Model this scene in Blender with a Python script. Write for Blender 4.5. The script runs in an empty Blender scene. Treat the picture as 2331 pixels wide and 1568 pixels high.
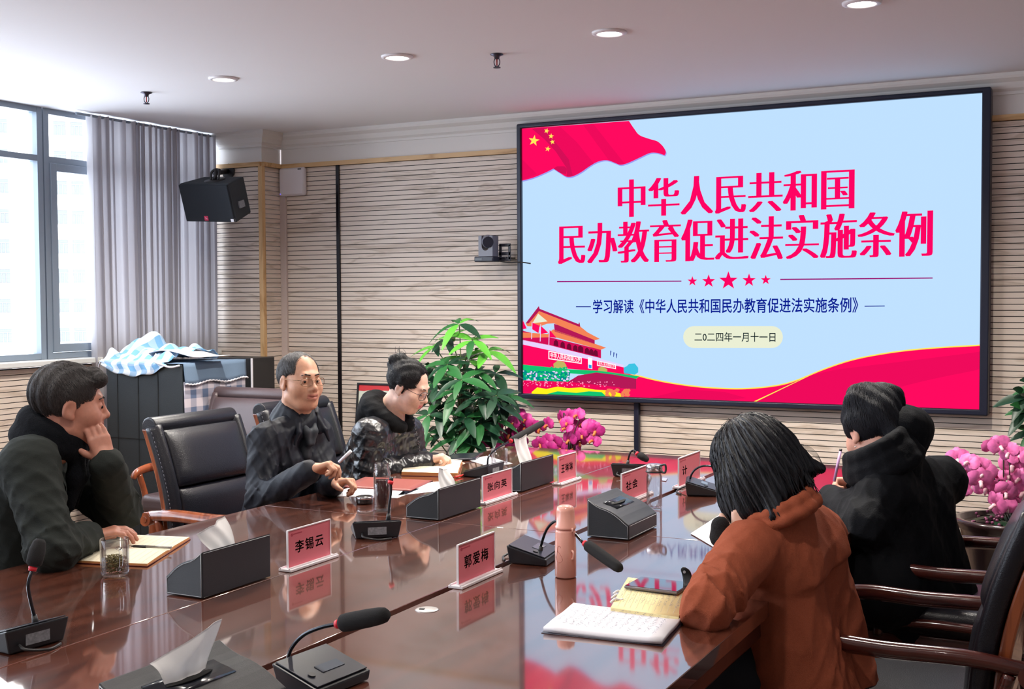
import bpy, bmesh, math, random
import numpy as np
from mathutils import Vector, Matrix
R = random.Random(7)
rad = math.radians
pi = math.pi

# ------------------------------------------------------------------ camera
W, HH, F = 2331, 1568, 2735.2
YAW, PITCH, ROLL = rad(27.228), rad(2.272), -0.00557
CAMZ = 1.55
_fw = np.array([-math.sin(YAW)*math.cos(PITCH), math.cos(YAW)*math.cos(PITCH), -math.sin(PITCH)])
_rt = np.array([math.cos(YAW), math.sin(YAW), 0.0]); _up = np.cross(_rt, _fw)
_r = math.cos(ROLL)*_rt + math.sin(ROLL)*_up
_u = -math.sin(ROLL)*_rt + math.cos(ROLL)*_up
scene = bpy.context.scene
cam = bpy.data.cameras.new('camera'); cam.sensor_width = 36; cam.sensor_fit = 'HORIZONTAL'
cam.lens = 36*F/W; cam.clip_start = .05; cam.clip_end = 200
camo = bpy.data.objects.new('camera', cam); scene.collection.objects.link(camo)
m = Matrix.Identity(4)
for i in range(3):
    m[i][0], m[i][1], m[i][2] = _r[i], _u[i], -_fw[i]
m[2][3] = CAMZ
camo.matrix_world = m
scene.camera = camo
# ------------------------------------------------------------------ view, world, daylight
vs = scene.view_settings
vs.view_transform = 'Standard'; vs.look = 'None'; vs.gamma = 1; vs.use_curve_mapping = False
vs.exposure = 0.13
scene.cycles.use_denoising = True
scene.cycles.max_bounces = 8; scene.cycles.diffuse_bounces = 5; scene.cycles.glossy_bounces = 5
scene.cycles.transmission_bounces = 8; scene.cycles.transparent_max_bounces = 12
scene.cycles.sample_clamp_indirect = 6
scene.cycles.caustics_reflective = False; scene.cycles.caustics_refractive = False
world = bpy.data.worlds.new('overcast_sky'); scene.world = world; world.use_nodes = True
bg = world.node_tree.nodes['Background']; bg.inputs[0].default_value = (.81, .85, 1, 1); bg.inputs[1].default_value = 8.0

def ray(px, py): return _fw + _r*(px-W/2)/F - _u*(py-HH/2)/F
def pz(px, py, z):
    d = ray(px, py); t = (z-CAMZ)/d[2]; return Vector((d[0]*t, d[1]*t, z))
def py_(px, py, y):
    d = ray(px, py); t = y/d[1]; return Vector((d[0]*t, y, CAMZ+d[2]*t))
def px_(px, py, x):
    d = ray(px, py); t = x/d[0]; return Vector((x, d[1]*t, CAMZ+d[2]*t))

TOP = .75           # table top height
YF = 6.93           # front wall
XL = -5.85          # window wall
CZ = 2.714          # ceiling
XR, YB = 2.6, -3.2
COL = scene.collection

# ------------------------------------------------------------------ materials
MATS = {}
def mat(name, col, rough=.5, metal=0, bump=None, var=None, emit=0, coat=0, spec=.5, trans=0, ior=1.5, stretch=(1,1,1), sheen=0, alpha=1):
    if name in MATS: return MATS[name]
    M = bpy.data.materials.new(name); M.use_nodes = True; nt = M.node_tree; b = nt.nodes['Principled BSDF']
    c = tuple(col)+(1,) if len(col) == 3 else col
    b.inputs['Base Color'].default_value = c
    b.inputs['Roughness'].default_value = rough; b.inputs['Metallic'].default_value = metal
    b.inputs['Specular IOR Level'].default_value = spec
    if coat: b.inputs['Coat Weight'].default_value = coat; b.inputs['Coat Roughness'].default_value = .05
    if sheen: b.inputs['Sheen Weight'].default_value = sheen
    if trans: b.inputs['Transmission Weight'].default_value = trans; b.inputs['IOR'].default_value = ior
    if alpha < 1: b.inputs['Alpha'].default_value = alpha
    if emit:
        b.inputs['Emission Color'].default_value = c; b.inputs['Emission Strength'].default_value = emit
    if bump or var:
        tc = nt.nodes.new('ShaderNodeTexCoord'); mp = nt.nodes.new('ShaderNodeMapping')
        mp.inputs['Scale'].default_value = stretch
        nt.links.new(tc.outputs['Object'], mp.inputs[0])
        if var:
            n = nt.nodes.new('ShaderNodeTexNoise'); n.inputs['Scale'].default_value = var[0]; n.inputs['Detail'].default_value = 4
            nt.links.new(mp.outputs[0], n.inputs['Vector'])
            rp = nt.nodes.new('ShaderNodeValToRGB'); a = var[1]
            rp.color_ramp.elements[0].position = .3; rp.color_ramp.elements[1].position = .7
            rp.color_ramp.elements[0].color = tuple(max(0, x*(1-a)) for x in c[:3])+(1,)
            rp.color_ramp.elements[1].color = tuple(min(1, x*(1+a)) for x in c[:3])+(1,)
            nt.links.new(n.outputs[0], rp.inputs[0]); nt.links.new(rp.outputs[0], b.inputs['Base Color'])
        if bump:
            n = nt.nodes.new('ShaderNodeTexNoise'); n.inputs['Scale'].default_value = bump[0]; n.inputs['Detail'].default_value = 3
            nt.links.new(mp.outputs[0], n.inputs['Vector'])
            bp = nt.nodes.new('ShaderNodeBump'); bp.inputs['Strength'].default_value = bump[1]; bp.inputs['Distance'].default_value = .004
            nt.links.new(n.outputs[0], bp.inputs['Height']); nt.links.new(bp.outputs[0], b.inputs['Normal'])
    MATS[name] = M
    return M
def emis(name, col, s=1.0):
    if name in MATS: return MATS[name]
    M = bpy.data.materials.new(name); M.use_nodes = True; nt = M.node_tree; nt.nodes.clear()
    e = nt.nodes.new('ShaderNodeEmission'); o = nt.nodes.new('ShaderNodeOutputMaterial')
    e.inputs[0].default_value = tuple(col)+(1,); e.inputs[1].default_value = s
    nt.links.new(e.outputs[0], o.inputs[0]); MATS[name] = M; return M
def srgb(r, g, b):
    f = lambda c: (c/255/12.92) if c/255 <= .04045 else ((c/255+.055)/1.055)**2.4
    return (f(r), f(g), f(b))
def glass(name, tint=(1, 1, 1), gl=.12):
    """thin clear glass: see-through with a Fresnel reflection"""
    if name in MATS: return MATS[name]
    M = bpy.data.materials.new(name); M.use_nodes = True; nt = M.node_tree; nt.nodes.clear()
    t = nt.nodes.new('ShaderNodeBsdfTransparent'); t.inputs[0].default_value = tuple(tint)+(1,)
    g = nt.nodes.new('ShaderNodeBsdfGlossy'); g.inputs['Roughness'].default_value = .02
    mx = nt.nodes.new('ShaderNodeMixShader'); o = nt.nodes.new('ShaderNodeOutputMaterial')
    lw = nt.nodes.new('ShaderNodeLayerWeight'); lw.inputs[0].default_value = gl
    mr = nt.nodes.new('ShaderNodeMapRange'); mr.inputs[3].default_value = .03; mr.inputs[4].default_value = .7
    nt.links.new(lw.outputs['Fresnel'], mr.inputs[0]); nt.links.new(mr.outputs[0], mx.inputs[0])
    nt.links.new(t.outputs[0], mx.inputs[1]); nt.links.new(g.outputs[0], mx.inputs[2]); nt.links.new(mx.outputs[0], o.inputs[0])
    MATS[name] = M; return M

def grain(name, c0, c1, scale, rough, axis='X', coat=0, dens=.5, ior=1.5):
    """wood: long stretched grain with cathedral figure"""
    if name in MATS: return MATS[name]
    M = bpy.data.materials.new(name); M.use_nodes = True; nt = M.node_tree; b = nt.nodes['Principled BSDF']
    tc = nt.nodes.new('ShaderNodeTexCoord'); mp = nt.nodes.new('ShaderNodeMapping')
    s = {'X': (.12, 1, 1), 'Y': (1, .12, 1), 'Z': (1, 1, .12)}[axis]
    mp.inputs['Scale'].default_value = tuple(scale*k for k in s)
    nt.links.new(tc.outputs['Object'], mp.inputs[0])
    n = nt.nodes.new('ShaderNodeTexNoise'); n.inputs['Scale'].default_value = 1; n.inputs['Detail'].default_value = 5; n.inputs['Distortion'].default_value = .6
    nt.links.new(mp.outputs[0], n.inputs['Vector'])
    mul = nt.nodes.new('ShaderNodeMath'); mul.operation = 'MULTIPLY'; mul.inputs[1].default_value = 9
    fr = nt.nodes.new('ShaderNodeMath'); fr.operation = 'PINGPONG'; fr.inputs[1].default_value = 1
    nt.links.new(n.outputs[0], mul.inputs[0]); nt.links.new(mul.outputs[0], fr.inputs[0])
    rp = nt.nodes.new('ShaderNodeValToRGB')
    rp.color_ramp.elements[0].position = 0; rp.color_ramp.elements[0].color = tuple(c1)+(1,)
    rp.color_ramp.elements[1].position = dens; rp.color_ramp.elements[1].color = tuple(c0)+(1,)
    nt.links.new(fr.outputs[0], rp.inputs[0]); nt.links.new(rp.outputs[0], b.inputs['Base Color'])
    b.inputs['Roughness'].default_value = rough
    if coat:
        b.inputs['Coat Weight'].default_value = coat; b.inputs['Coat Roughness'].default_value = .03; b.inputs['Coat IOR'].default_value = ior
    MATS[name] = M; return M

# ------------------------------------------------------------------ mesh helpers
def smooth_path(pts, n=6):
    P = [Vector(p) for p in pts]
    if len(P) < 3: return P
    out = []
    for i in range(len(P)-1):
        p0 = P[max(i-1, 0)]; p1 = P[i]; p2 = P[i+1]; p3 = P[min(i+2, len(P)-1)]
        for j in range(n):
            t = j/n
            out.append(.5*((2*p1)+(p2-p0)*t+(2*p0-5*p1+4*p2-p3)*t*t+(3*p1-p0-3*p2+p3)*t**3))
    out.append(P[-1]); return out
class MB:
    def __init__(s): s.v = []; s.f = []; s.mi = []; s.sm = []
    def add(s, v, f, mi=0, sm=False, M=None):
        o = len(s.v)
        s.v += [tuple(M @ Vector(p)) if M is not None else tuple(p) for p in v]
        for q in f: s.f.append(tuple(i+o for i in q)); s.mi.append(mi); s.sm.append(sm)
        return s
    def box(s, c, d, rz=0, mi=0, bev=0, seg=2, M=None):
        bm = bmesh.new(); bmesh.ops.create_cube(bm, size=1)
        for q in bm.verts: q.co = Vector((q.co.x*d[0], q.co.y*d[1], q.co.z*d[2]))
        if bev: bmesh.ops.bevel(bm, geom=bm.edges[:], offset=bev, segments=seg, profile=.5, affect='EDGES')
        T = Matrix.Translation(c) @ Matrix.Rotation(rz, 4, 'Z')
        if M is not None: T = M @ T
        bm.verts.index_update()
        s.add([q.co.copy() for q in bm.verts], [[q.index for q in f.verts] for f in bm.faces], mi, bool(bev), T)
        if bev:   # the six large faces stay flat so that they mirror truly
            bm.normal_update()
            for k, f in enumerate(bm.faces):
                if max(abs(c) for c in f.normal) > .999: s.sm[len(s.f)-len(bm.faces)+k] = False
        bm.free(); return s
    def cyl(s, a, b, r0, r1=None, n=16, mi=0, caps=True, M=None):
        a = Vector(a); b = Vector(b); r1 = r0 if r1 is None else r1
        d = (b-a).normalized(); x = d.orthogonal().normalized(); y = d.cross(x)
        v = []
        for p, r in ((a, r0), (b, r1)):
            for i in range(n): t = 2*pi*i/n; v.append(p+x*r*math.cos(t)+y*r*math.sin(t))
        s.add(v, [(i, (i+1) % n, n+(i+1) % n, n+i) for i in range(n)], mi, True, M)
        if caps: s.add(v[:n], [tuple(range(n))[::-1]], mi, False, M); s.add(v[n:], [tuple(range(n))], mi, False, M)
        return s
    def lathe(s, prof, c=(0, 0, 0), n=28, mi=0, M=None, closed=False):
        v = []; f = []
        for (r, z) in prof:
            for i in range(n): t = 2*pi*i/n; v.append((c[0]+r*math.cos(t), c[1]+r*math.sin(t), c[2]+z))
        k = len(prof)
        for j in range(k-1 if not closed else k):
            a = j*n; b = ((j+1) % k)*n
            for i in range(n): f.append((a+i, a+(i+1) % n, b+(i+1) % n, b+i))
        s.add(v, f, mi, True, M); return s
    def tube(s, pts, r, n=10, mi=0, smooth=6, M=None, flat=1):
        P = smooth_path(pts, smooth) if smooth else [Vector(p) for p in pts]
        k = len(P)
        if not isinstance(r, (list, tuple)): rr = [r]*k
        else:
            rr = [float(np.interp(i/(k-1)*(len(r)-1), range(len(r)), r)) for i in range(k)]
        v = []; x = None
        for i in range(k):
            d = (P[min(i+1, k-1)]-P[max(i-1, 0)]).normalized()
            if x is None: x = d.orthogonal().normalized()
            x = (x-d*x.dot(d)).normalized(); y = d.cross(x)
            for j in range(n): t = 2*pi*j/n; v.append(P[i]+x*rr[i]*math.cos(t)+y*rr[i]*math.sin(t)*flat)
        f = [(i*n+j, i*n+(j+1) % n, (i+1)*n+(j+1) % n, (i+1)*n+j) for i in range(k-1) for j in range(n)]
        f += [tuple(range(n))[::-1], tuple((k-1)*n+j for j in range(n))]
        s.add(v, f, mi, True, M); return s
    def prism(s, poly, t, M=None, mi=0, sm=False):
        """poly in local xy, extruded along z by t"""
        n = len(poly); v = [(p[0], p[1], 0) for p in poly]+[(p[0], p[1], t) for p in poly]
        s.add(v, [tuple(range(n))[::-1], tuple(range(n, 2*n))], mi, False, M)
        s.add(v, [(i, (i+1) % n, n+(i+1) % n, n+i) for i in range(n)], mi, sm, M); return s
    def grid(s, fn, nu, nv, mi=0, th=0, M=None):
        """sheet fn(u,v) -> point, thickness th (second side offset along normal)"""
        P = [[Vector(fn(i/nu, j/nv)) for j in range(nv+1)] for i in range(nu+1)]
        v = [P[i][j] for i in range(nu+1) for j in range(nv+1)]; q = nv+1
        f = [(i*q+j, (i+1)*q+j, (i+1)*q+j+1, i*q+j+1) for i in range(nu) for j in range(nv)]
        if th:
            o = len(v); w = []
            for i in range(nu+1):
                for j in range(nv+1):
                    a = P[min(i+1, nu)][j]-P[max(i-1, 0)][j]; b = P[i][min(j+1, nv)]-P[i][max(j-1, 0)]
                    w.append(P[i][j]-a.cross(b).normalized()*th)
            v = v+w; f = f+[tuple(k+o for k in g[::-1]) for g in f]
            ed = [(i*q, (i+1)*q) for i in range(nu)][::-1] and []
            rim = [i*q for i in range(nu+1)]+[nu*q+j for j in range(1, nv+1)]+[i*q+nv for i in range(nu-1, -1, -1)]+[j for j in range(nv-1, 0, -1)]
            for a, b in zip(rim, rim[1:]+rim[:1]): f.append((a, b, b+o, a+o))
        s.add(v, f, mi, True, M); return s
    def mesh(s, name, mats, fix=True):
        me = bpy.data.meshes.new(name); me.from_pydata(s.v, [], s.f)
        me.polygons.foreach_set('material_index', s.mi); me.polygons.foreach_set('use_smooth', s.sm)
        for q in (mats if isinstance(mats, (list, tuple)) else [mats]): me.materials.append(q)
        if fix:
            bm = bmesh.new(); bm.from_mesh(me); bmesh.ops.remove_doubles(bm, verts=bm.verts[:], dist=1e-6)
            bmesh.ops.recalc_face_normals(bm, faces=bm.faces[:]); bm.to_mesh(me); bm.free()
        return me
    def build(s, name, mats, parent=None, fix=True, loc=None):
        o = bpy.data.objects.new(name, s.mesh(name, mats, fix)); COL.objects.link(o)
        if parent: o.parent = parent
        if loc is not None: o.location = loc
        return o
def tag(o, label, cat, group=None):
    o['label'] = label; o['category'] = cat
    if group: o['group'] = group
    return o
def thing(name, label, cat, loc=(0, 0, 0), rz=0, group=None):
    o = bpy.data.objects.new(name, None); COL.objects.link(o); o.empty_display_size = .1
    o.location = loc; o.rotation_euler = (0, 0, rz); return tag(o, label, cat, group)
def struct(o): o['kind'] = 'structure'; return o
def copy_tree(o, loc, rz, label=None, group=None):
    c = o.copy(); COL.objects.link(c); c.location = loc; c.rotation_euler = (0, 0, rz)
    if label: c['label'] = label
    if group: c['group'] = group
    def rec(src, dst):
        for ch in list(src.children):
            d = ch.copy(); COL.objects.link(d); d.parent = dst; rec(ch, d)
    rec(o, c); return c
def frame(o, x, y):
    """matrix with origin o, local x along x, local y along y, z = x cross y"""
    x = Vector(x).normalized(); y = Vector(y); y = (y-x*x.dot(y)).normalized(); z = x.cross(y)
    M = Matrix.Identity(4)
    for i in range(3): M[i][0], M[i][1], M[i][2], M[i][3] = x[i], y[i], z[i], Vector(o)[i]
    return M
_txt = {}
def text_mesh(body, w, h, bold=0.0, song=False, spacing=1.0):
    """2-D outlines of text fitted to w x h, lower left at the origin; song = thick uprights, thin horizontals"""
    def one(off):
        c = bpy.data.curves.new('t', 'FONT'); c.body = body; c.offset = off; c.resolution_u = 3; c.space_character = spacing
        o = bpy.data.objects.new('t', c); COL.objects.link(o); bpy.context.view_layer.update()
        me = o.to_mesh(); v = np.array([q.co[:2] for q in me.vertices]); f = [tuple(p.vertices) for p in me.polygons]
        o.to_mesh_clear(); bpy.data.objects.remove(o); bpy.data.curves.remove(c); return v, f
    v, f = one(-.013 if song else 0)
    lo = v.min(0); hi = v.max(0)
    V = []; Fc = []
    sh = [(d, 0) for d in np.linspace(-.05, .05, 13)] if song else ([(0, 0)]+([(bold, 0), (-bold, 0), (0, bold), (0, -bold)] if bold else []))
    for k, (dx, dy) in enumerate(sh):
        q = v.copy(); q[:, 0] += dx; q[:, 1] += dy; o = len(V)
        V += [tuple(p)+(k*.0015,) for p in q]; Fc += [tuple(i+o for i in g) for g in f]
    V = np.array(V)
    if song: lo[0] -= .05; hi[0] += .05
    V[:, 0] = (V[:, 0]-lo[0])/(hi[0]-lo[0])*w; V[:, 1] = (V[:, 1]-lo[1])/(hi[1]-lo[1])*h; V[:, 2] *= .02
    return V.tolist(), Fc
# ------------------------------------------------------------------ daylight portals at the windows
def portal(y0, y1):
    L = bpy.data.lights.new('window_daylight', 'AREA'); L.shape = 'RECTANGLE'; L.size = y1-y0; L.size_y = 1.5
    L.cycles.is_portal = True
    o = bpy.data.objects.new('window_daylight', L); COL.objects.link(o)
    o.matrix_world = frame((-5.96, (y0+y1)/2, 1.95), (0, 1, 0), (0, 0, 1)) @ Matrix.Rotation(pi, 4, 'Y')
portal(-2.6, 6.7)

# ------------------------------------------------------------------ room surfaces
white = mat('wall_paint', srgb(226, 222, 218), .7, bump=(180, .08))
ceilm = mat('ceiling_paint', srgb(232, 230, 232), .8, bump=(120, .05))
slat = grain('pale_wood_slats', srgb(226, 211, 197), srgb(200, 182, 165), 9, .5, 'X', dens=.35)
slaty = grain('pale_wood_slats_y', srgb(226, 211, 197), srgb(200, 182, 165), 9, .5, 'Y', dens=.35)
black = mat('groove_black', (.02, .018, .016), .8)
oak = grain('honey_wood_trim', srgb(216, 178, 128), srgb(190, 148, 98), 12, .45, 'X')
oakz = grain('honey_wood_trim_z', srgb(216, 178, 128), srgb(190, 148, 98), 12, .45, 'Z')
def slat_wall(mb, p0, p1, z0, z1, pitch=.0325, gap=.0042, depth=.007):
    p0 = Vector((*p0, 0)); p1 = Vector((*p1, 0)); t = (p1-p0).normalized(); nrm = Vector((t.y, -t.x, 0))
    prof = [(-.06, z0)]; mi = []
    z = z0
    while z < z1-pitch*.5:
        a = min(z+pitch-gap, z1)
        prof += [(0, z), (0, a)]; mi += [1, 0]
        b = min(z+pitch, z1); prof += [(-depth, a), (-depth, b)]; mi += [1, 1]
        z += pitch
    prof += [(0, z), (-.06, z)]
    v = [tuple(p0+nrm*o+Vector((0, 0, q))) for o, q in prof]+[tuple(p1+nrm*o+Vector((0, 0, q))) for o, q in prof]
    k = len(prof)
    for i in range(k-1):
        o0, q0 = prof[i]; o1, q1 = prof[i+1]
        mb.add([v[i], v[i+1], v[k+i+1], v[k+i]], [(0, 1, 2, 3)], 0 if (o0 == 0 and o1 == 0) else 1)
ZW = 2.475
mb = MB(); slat_wall(mb, (-5.415, YF), (XR, YF), .1, ZW)
mb.box(((-5.415+XR)/2, YF+.1, ZW/2+.03), (XR+5.415, .12, ZW+.06), mi=1)
mb.box(((XR-5.415)/2, YF+.08, (CZ+ZW)/2), (XR+5.415, .16, CZ-ZW), mi=2)
wf = struct(mb.build('wall_front', [slat, black, white], fix=False))
mb = MB(); CX, CY = -5.415, 6.71
slat_wall(mb, (-5.9, CY), (CX, CY), .1, ZW)
mb.box(((CX-5.9)/2, (CY+YF)/2+.01, CZ/2), (CX+5.9-.012, YF-CY, CZ-.002), mi=2)
struct(mb.build('wall_column_front', [slat, black, white], fix=False))
mb = MB(); slat_wall(mb, (CX, CY), (CX, YF), .1, ZW)
struct(mb.build('wall_column_side', [slaty, black], fix=False))
mb = MB(); mb.box((CX-.006, CY+.006, ZW/2), (.036, .036, ZW), bev=.004)
struct(mb.build('trim_1', oakz))
mb = MB()
mb.box(((CX-5.9)/2, CY-.006, ZW+.012), (CX+5.9, .03, .03)); mb.box((CX+.006, (CY+YF)/2, ZW+.012), (.03, YF-CY, .03))
mb.box(((CX+XR)/2, YF-.006, ZW+.012), (XR-CX, .03, .03))
struct(mb.build('trim_2', oak))
# crown moulding
crown = [(0, 0), (.012, 0), (.012, .016), (.03, .03), (.045, .06), (.075, .078), (.082, .09), (.082, .106), (0, .106)]
def crown_run(mb, pts, cz=CZ):
    """pts: list of (point, inward offset dir) mitred path"""
    k = len(crown); rows = []
    for p, d in pts: rows.append([(p[0]+d[0]*o, p[1]+d[1]*o, cz-.106+z) for o, z in crown])
    for a, b in zip(rows, rows[1:]):
        for i in range(k): j = (i+1) % k; mb.add([a[i], a[j], b[j], b[i]], [(0, 1, 2, 3)])
mb = MB(); crown_run(mb, [((-5.79, CY), (0, -1)), ((CX, CY), (1, -1)), ((CX, YF), (1, -1)), ((XR, YF), (0, -1))])
mb.v = [(x, y, z) for x, y, z in mb.v]
mb.add([(-5.79, CY-o, CZ-.106+z) for o, z in crown], [tuple(range(len(crown)))])
struct(mb.build('trim_3', white))
mb = MB(); mb.box(((CX+XR)/2, YF-.008, .05), (XR-CX, .02, .1)); mb.box(((CX-5.9)/2, CY-.008, .05), (CX+5.9, .02, .1))
struct(mb.build('baseboard_front', mat('dark_skirting', srgb(90, 62, 46), .4)))
# floor, ceiling, other walls
floorm = grain('floor_planks', srgb(128, 106, 92), srgb(98, 78, 66), 5, .35, 'X')
mb = MB(); mb.box(((XR-6.1)/2, (YF+YB)/2, -.05), (XR+6.1, YF-YB+.4, .1)); struct(mb.build('floor', floorm))
mb = MB(); mb.box(((XR-5.9)/2, (YF+YB)/2, CZ+.05), (XR+5.9, YF-YB+.4, .1)); struct(mb.build('ceiling', ceilm))
mb = MB(); mb.box((XR+.08, (YF+YB)/2, CZ/2), (.16, YF-YB+.3, CZ)); struct(mb.build('wall_right', white))
mb = MB(); mb.box(((XR-5.85)/2, YB-.08, CZ/2), (XR+5.85, .16, CZ)); struct(mb.build('wall_back', white))
SILL = 1.165
mb = MB(); slat_wall(mb, (XL, YB), (XL, CY), .1, SILL-.02); mb.box((XL-.1, (YB+6.9)/2, SILL/2-.02), (.16, 6.9-YB, SILL-.04), mi=1)
mb.box((XL-.1, 6.84, CZ/2), (.18, .26, CZ), mi=2); mb.box((XL-.1, -2.9, CZ/2), (.18, .6, CZ), mi=2)
struct(mb.build('wall_left', [slaty, black, white], fix=False))
mb = MB(); mb.box((XL-.03, 2.05, SILL+.001), (.19, 9.3, .034), bev=.006)
struct(mb.build('trim_4', mat('sill_stone', srgb(225, 226, 222), .3)))
# windows: aluminium frames, one sash open-able on the right of each mullion
alu = mat('window_aluminium', srgb(134, 146, 158), .45, .1)
pane_m = glass('window_glass', (.97, 1, .99), .1)
WX = -5.92
def window(n, y0, y1, sash):
    mb = MB(); z0, z1 = SILL+.018, CZ-.001
    for y in (y0+.02, y1-.02): mb.box((WX, y, (z0+z1)/2), (.07, .04, z1-z0))
    for z in (z0+.02, 2.405, z1-.015): mb.box((WX, (y0+y1)/2, z), (.066, y1-y0-.06, .036))
    if sash:
        for a, b in ((z0+.042, 2.385),):
            for y in (y0+.065, y1-.065): mb.box((WX+.02, y, (a+b)/2), (.05, .05, b-a), bev=.004)
            for z in (a+.025, b-.025): mb.box((WX+.02, (y0+y1)/2, z), (.048, y1-y0-.13, .05), bev=.004)
    o = struct(mb.build(f'window_{n}', alu))
    g = MB(); g.box((WX, (y0+y1)/2, (z0+z1)/2), (.006, y1-y0-.07, z1-z0-.06)); g.build('pane', pane_m, o)
window(1, 5.232, 6.72, True); window(2, 3.73, 5.222, False); window(3, 2.22, 3.72, True); window(4, .72, 2.21, False); window(5, -.78, .71, True); window(6, -2.6, -.79, False)
# curtain, gathered at the end of the window
cm = mat('curtain_cloth', srgb(186, 182, 186), .85, bump=(500, .25), sheen=.2)
_nt = cm.node_tree; _b = _nt.nodes['Principled BSDF']; _t = _nt.nodes.new('ShaderNodeBsdfTranslucent'); _t.inputs[0].default_value = (*srgb(214, 212, 218), 1)
_mx = _nt.nodes.new('ShaderNodeMixShader'); _mx.inputs[0].default_value = .13
_nt.links.new(_b.outputs[0], _mx.inputs[1]); _nt.links.new(_t.outputs[0], _mx.inputs[2]); _nt.links.new(_mx.outputs[0], _nt.nodes['Material Output'].inputs[0])
def curtain(y0, y1, name, n, seed):
    rr = random.Random(seed); ph = [rr.uniform(0, 6.28) for _ in range(6)]
    def fn(u, v):
        y = y0+(y1-y0)*u; z = .05+(CZ-.014-.05)*v
        w = u*n*2*pi+2.2*math.sin(3.1*u*pi+ph[0])+1.1*math.sin(7.7*u*pi+ph[4])+.4*math.sin(v*2.5+ph[1]+u*9)*(1-v)
        return (XL+.062+.026*math.sin(w)*(1+.35*math.sin(u*23+ph[5]))+.012*math.sin(2*w+ph[2]+v)+.012*math.sin(u*37+ph[3]), y+.012*math.cos(w)+.02*math.sin(v*2+u*5)*(1-v), z)
    m = MB(); m.grid(fn, n*16, 14); return m.build(name, cm, fix=False)
c = curtain(5.5, 6.66, 'curtain', 19, 3)
tag(c, 'long grey pleated curtain hanging beside the window', 'curtain')
mb = MB(); mb.cyl((XL+.062, 5.4, CZ-.02), (XL+.062, 6.69, CZ-.02), .009)
tag(mb.build('curtain_rail', alu), 'slim rail along the ceiling that the grey curtain hangs from', 'rail')

# neighbouring building seen through the glass
bc = Vector((-130*math.sin(rad(48.6)), 130*math.cos(rad(48.6)), 0))
brz = rad(48.6)
bld = thing('apartment_building', 'pale multi-storey building with rows of windows outside the glass', 'building', (bc.x, bc.y, -30), brz)
fm = mat('facade_cream', srgb(236, 226, 212), .9); fp = mat('facade_pink', srgb(226, 190, 168), .9)
gwin = mat('far_window_glass', srgb(96, 98, 96), .6); gfr = mat('far_window_frame', srgb(120, 118, 112), .8)
mb = MB(); mb.box((0, 8, 37.5), (60, 16, 75)); mb.build('facade', fm, bld)
def fx(px): return math.tan(math.atan((px-W/2)/F)-math.atan((100-W/2)/F))*130
cols = [fx(17), fx(149), fx(188), fx(17)-1.9, fx(188)+5.2, fx(188)+7.1]
for x in ((cols[1]+cols[2])/2, (cols[0]+cols[3])/2, cols[4]+.95): mb = MB(); mb.box((x, -.06, 37.5), (.45, .2, 75)); mb.build('pilaster', fp, bld)
wm = None
for j in range(13):
    for x in cols:
        z = 30+CAMZ-12.5+j*2.97
        if wm is None:
            a = MB(); a.box((0, 0, 0), (1.15, .12, 1.45), mi=0)
            for q in (-.19, .19): a.box((q, -.07, -.2), (.06, .06, 1.05), mi=1)
            a.box((0, -.07, .33), (1.15, .06, .07), mi=1); a.box((0, -.07, 0.70), (1.2, .06, .07), mi=1); a.box((0, -.07, -.70), (1.2, .06, .07), mi=1)
            o = a.build('window', [gwin, gfr], bld); wm = o
        else: o = wm.copy(); COL.objects.link(o); o.parent = bld
        o.location = (x, -.05, z)

# ------------------------------------------------------------------ ceiling fittings
ringm = mat('light_ring', srgb(236, 232, 234), .35); difm = emis('light_diffuser', (1, .96, .9), 14)
def downlight(i, x, y, label, grp='recessed ceiling lights', watt=165):
    t = thing('ceiling_light', label, 'ceiling light', (x, y, CZ), 0, grp)
    a = MB(); a.lathe([(.052, -.004), (.058, -.012), (.076, -.008), (.078, 0), (.052, 0)], closed=True); a.build('ring', ringm, t)
    a = MB(); a.lathe([(0, -.006), (.04, -.007), (.052, -.004)]); a.build('diffuser', difm, t)
    L = bpy.data.lights.new('lamp_glow', 'SPOT'); L.energy = watt; L.color = (1, .93, .84); L.spot_size = rad(150); L.spot_blend = .8; L.shadow_soft_size = .05
    o = bpy.data.objects.new('lamp_glow', L); COL.objects.link(o); o.parent = t; o.location = (0, 0, -.03)
lights = [((1387, 73), 'round recessed ceiling light nearest above the screen, third of the lit row from the curtain'),
          ((904, 128), 'round recessed ceiling light, middle of the three fully seen, left of the sprinkler'),
          ((508, 178), 'round recessed ceiling light nearest the curtain'),
          ((1962, 5), 'round recessed ceiling light cut by the top edge of the photo')]
LP = []
for i, (p, l) in enumerate(lights):
    q = pz(*p, CZ); LP.append(q); downlight(i, q.x, q.y, l)
for yy in (2.3, -.4):
    for q in LP: downlight(9, q.x, yy, 'round recessed ceiling light of the rows over and behind the camera', 'recessed lights out of view', 44)
sm_ = mat('sprinkler_metal', srgb(70, 66, 78), .35, .8); sb_ = mat('sprinkler_bulb', srgb(170, 40, 40), .2)
def sprinkler(x, y, label):
    t = thing('sprinkler', label, 'sprinkler', (x, y, CZ), .4, 'ceiling sprinklers')
    a = MB(); a.lathe([(0, -.001), (.03, -.001), (.032, -.004), (.014, -.012), (.012, -.024), (0, -.024)]); a.build('escutcheon', sm_, t)
    a = MB()
    for s in (-1, 1): a.tube([(s*.01, 0, -.022), (s*.014, 0, -.036), (s*.011, 0, -.052), (0, 0, -.062)], .0025, 6)
    a.build('yoke', sm_, t)
    a = MB(); a.cyl((0, 0, -.024), (0, 0, -.056), .003); a.build('bulb', sb_, t)
    a = MB(); a.lathe([(0, -.062), (.017, -.062), (.018, -.066), (0, -.066)]); a.build('deflector', sm_, t)
q = pz(1131, 123, CZ); sprinkler(q.x, q.y, 'metal fire sprinkler on the ceiling between two recessed lights')
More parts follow.
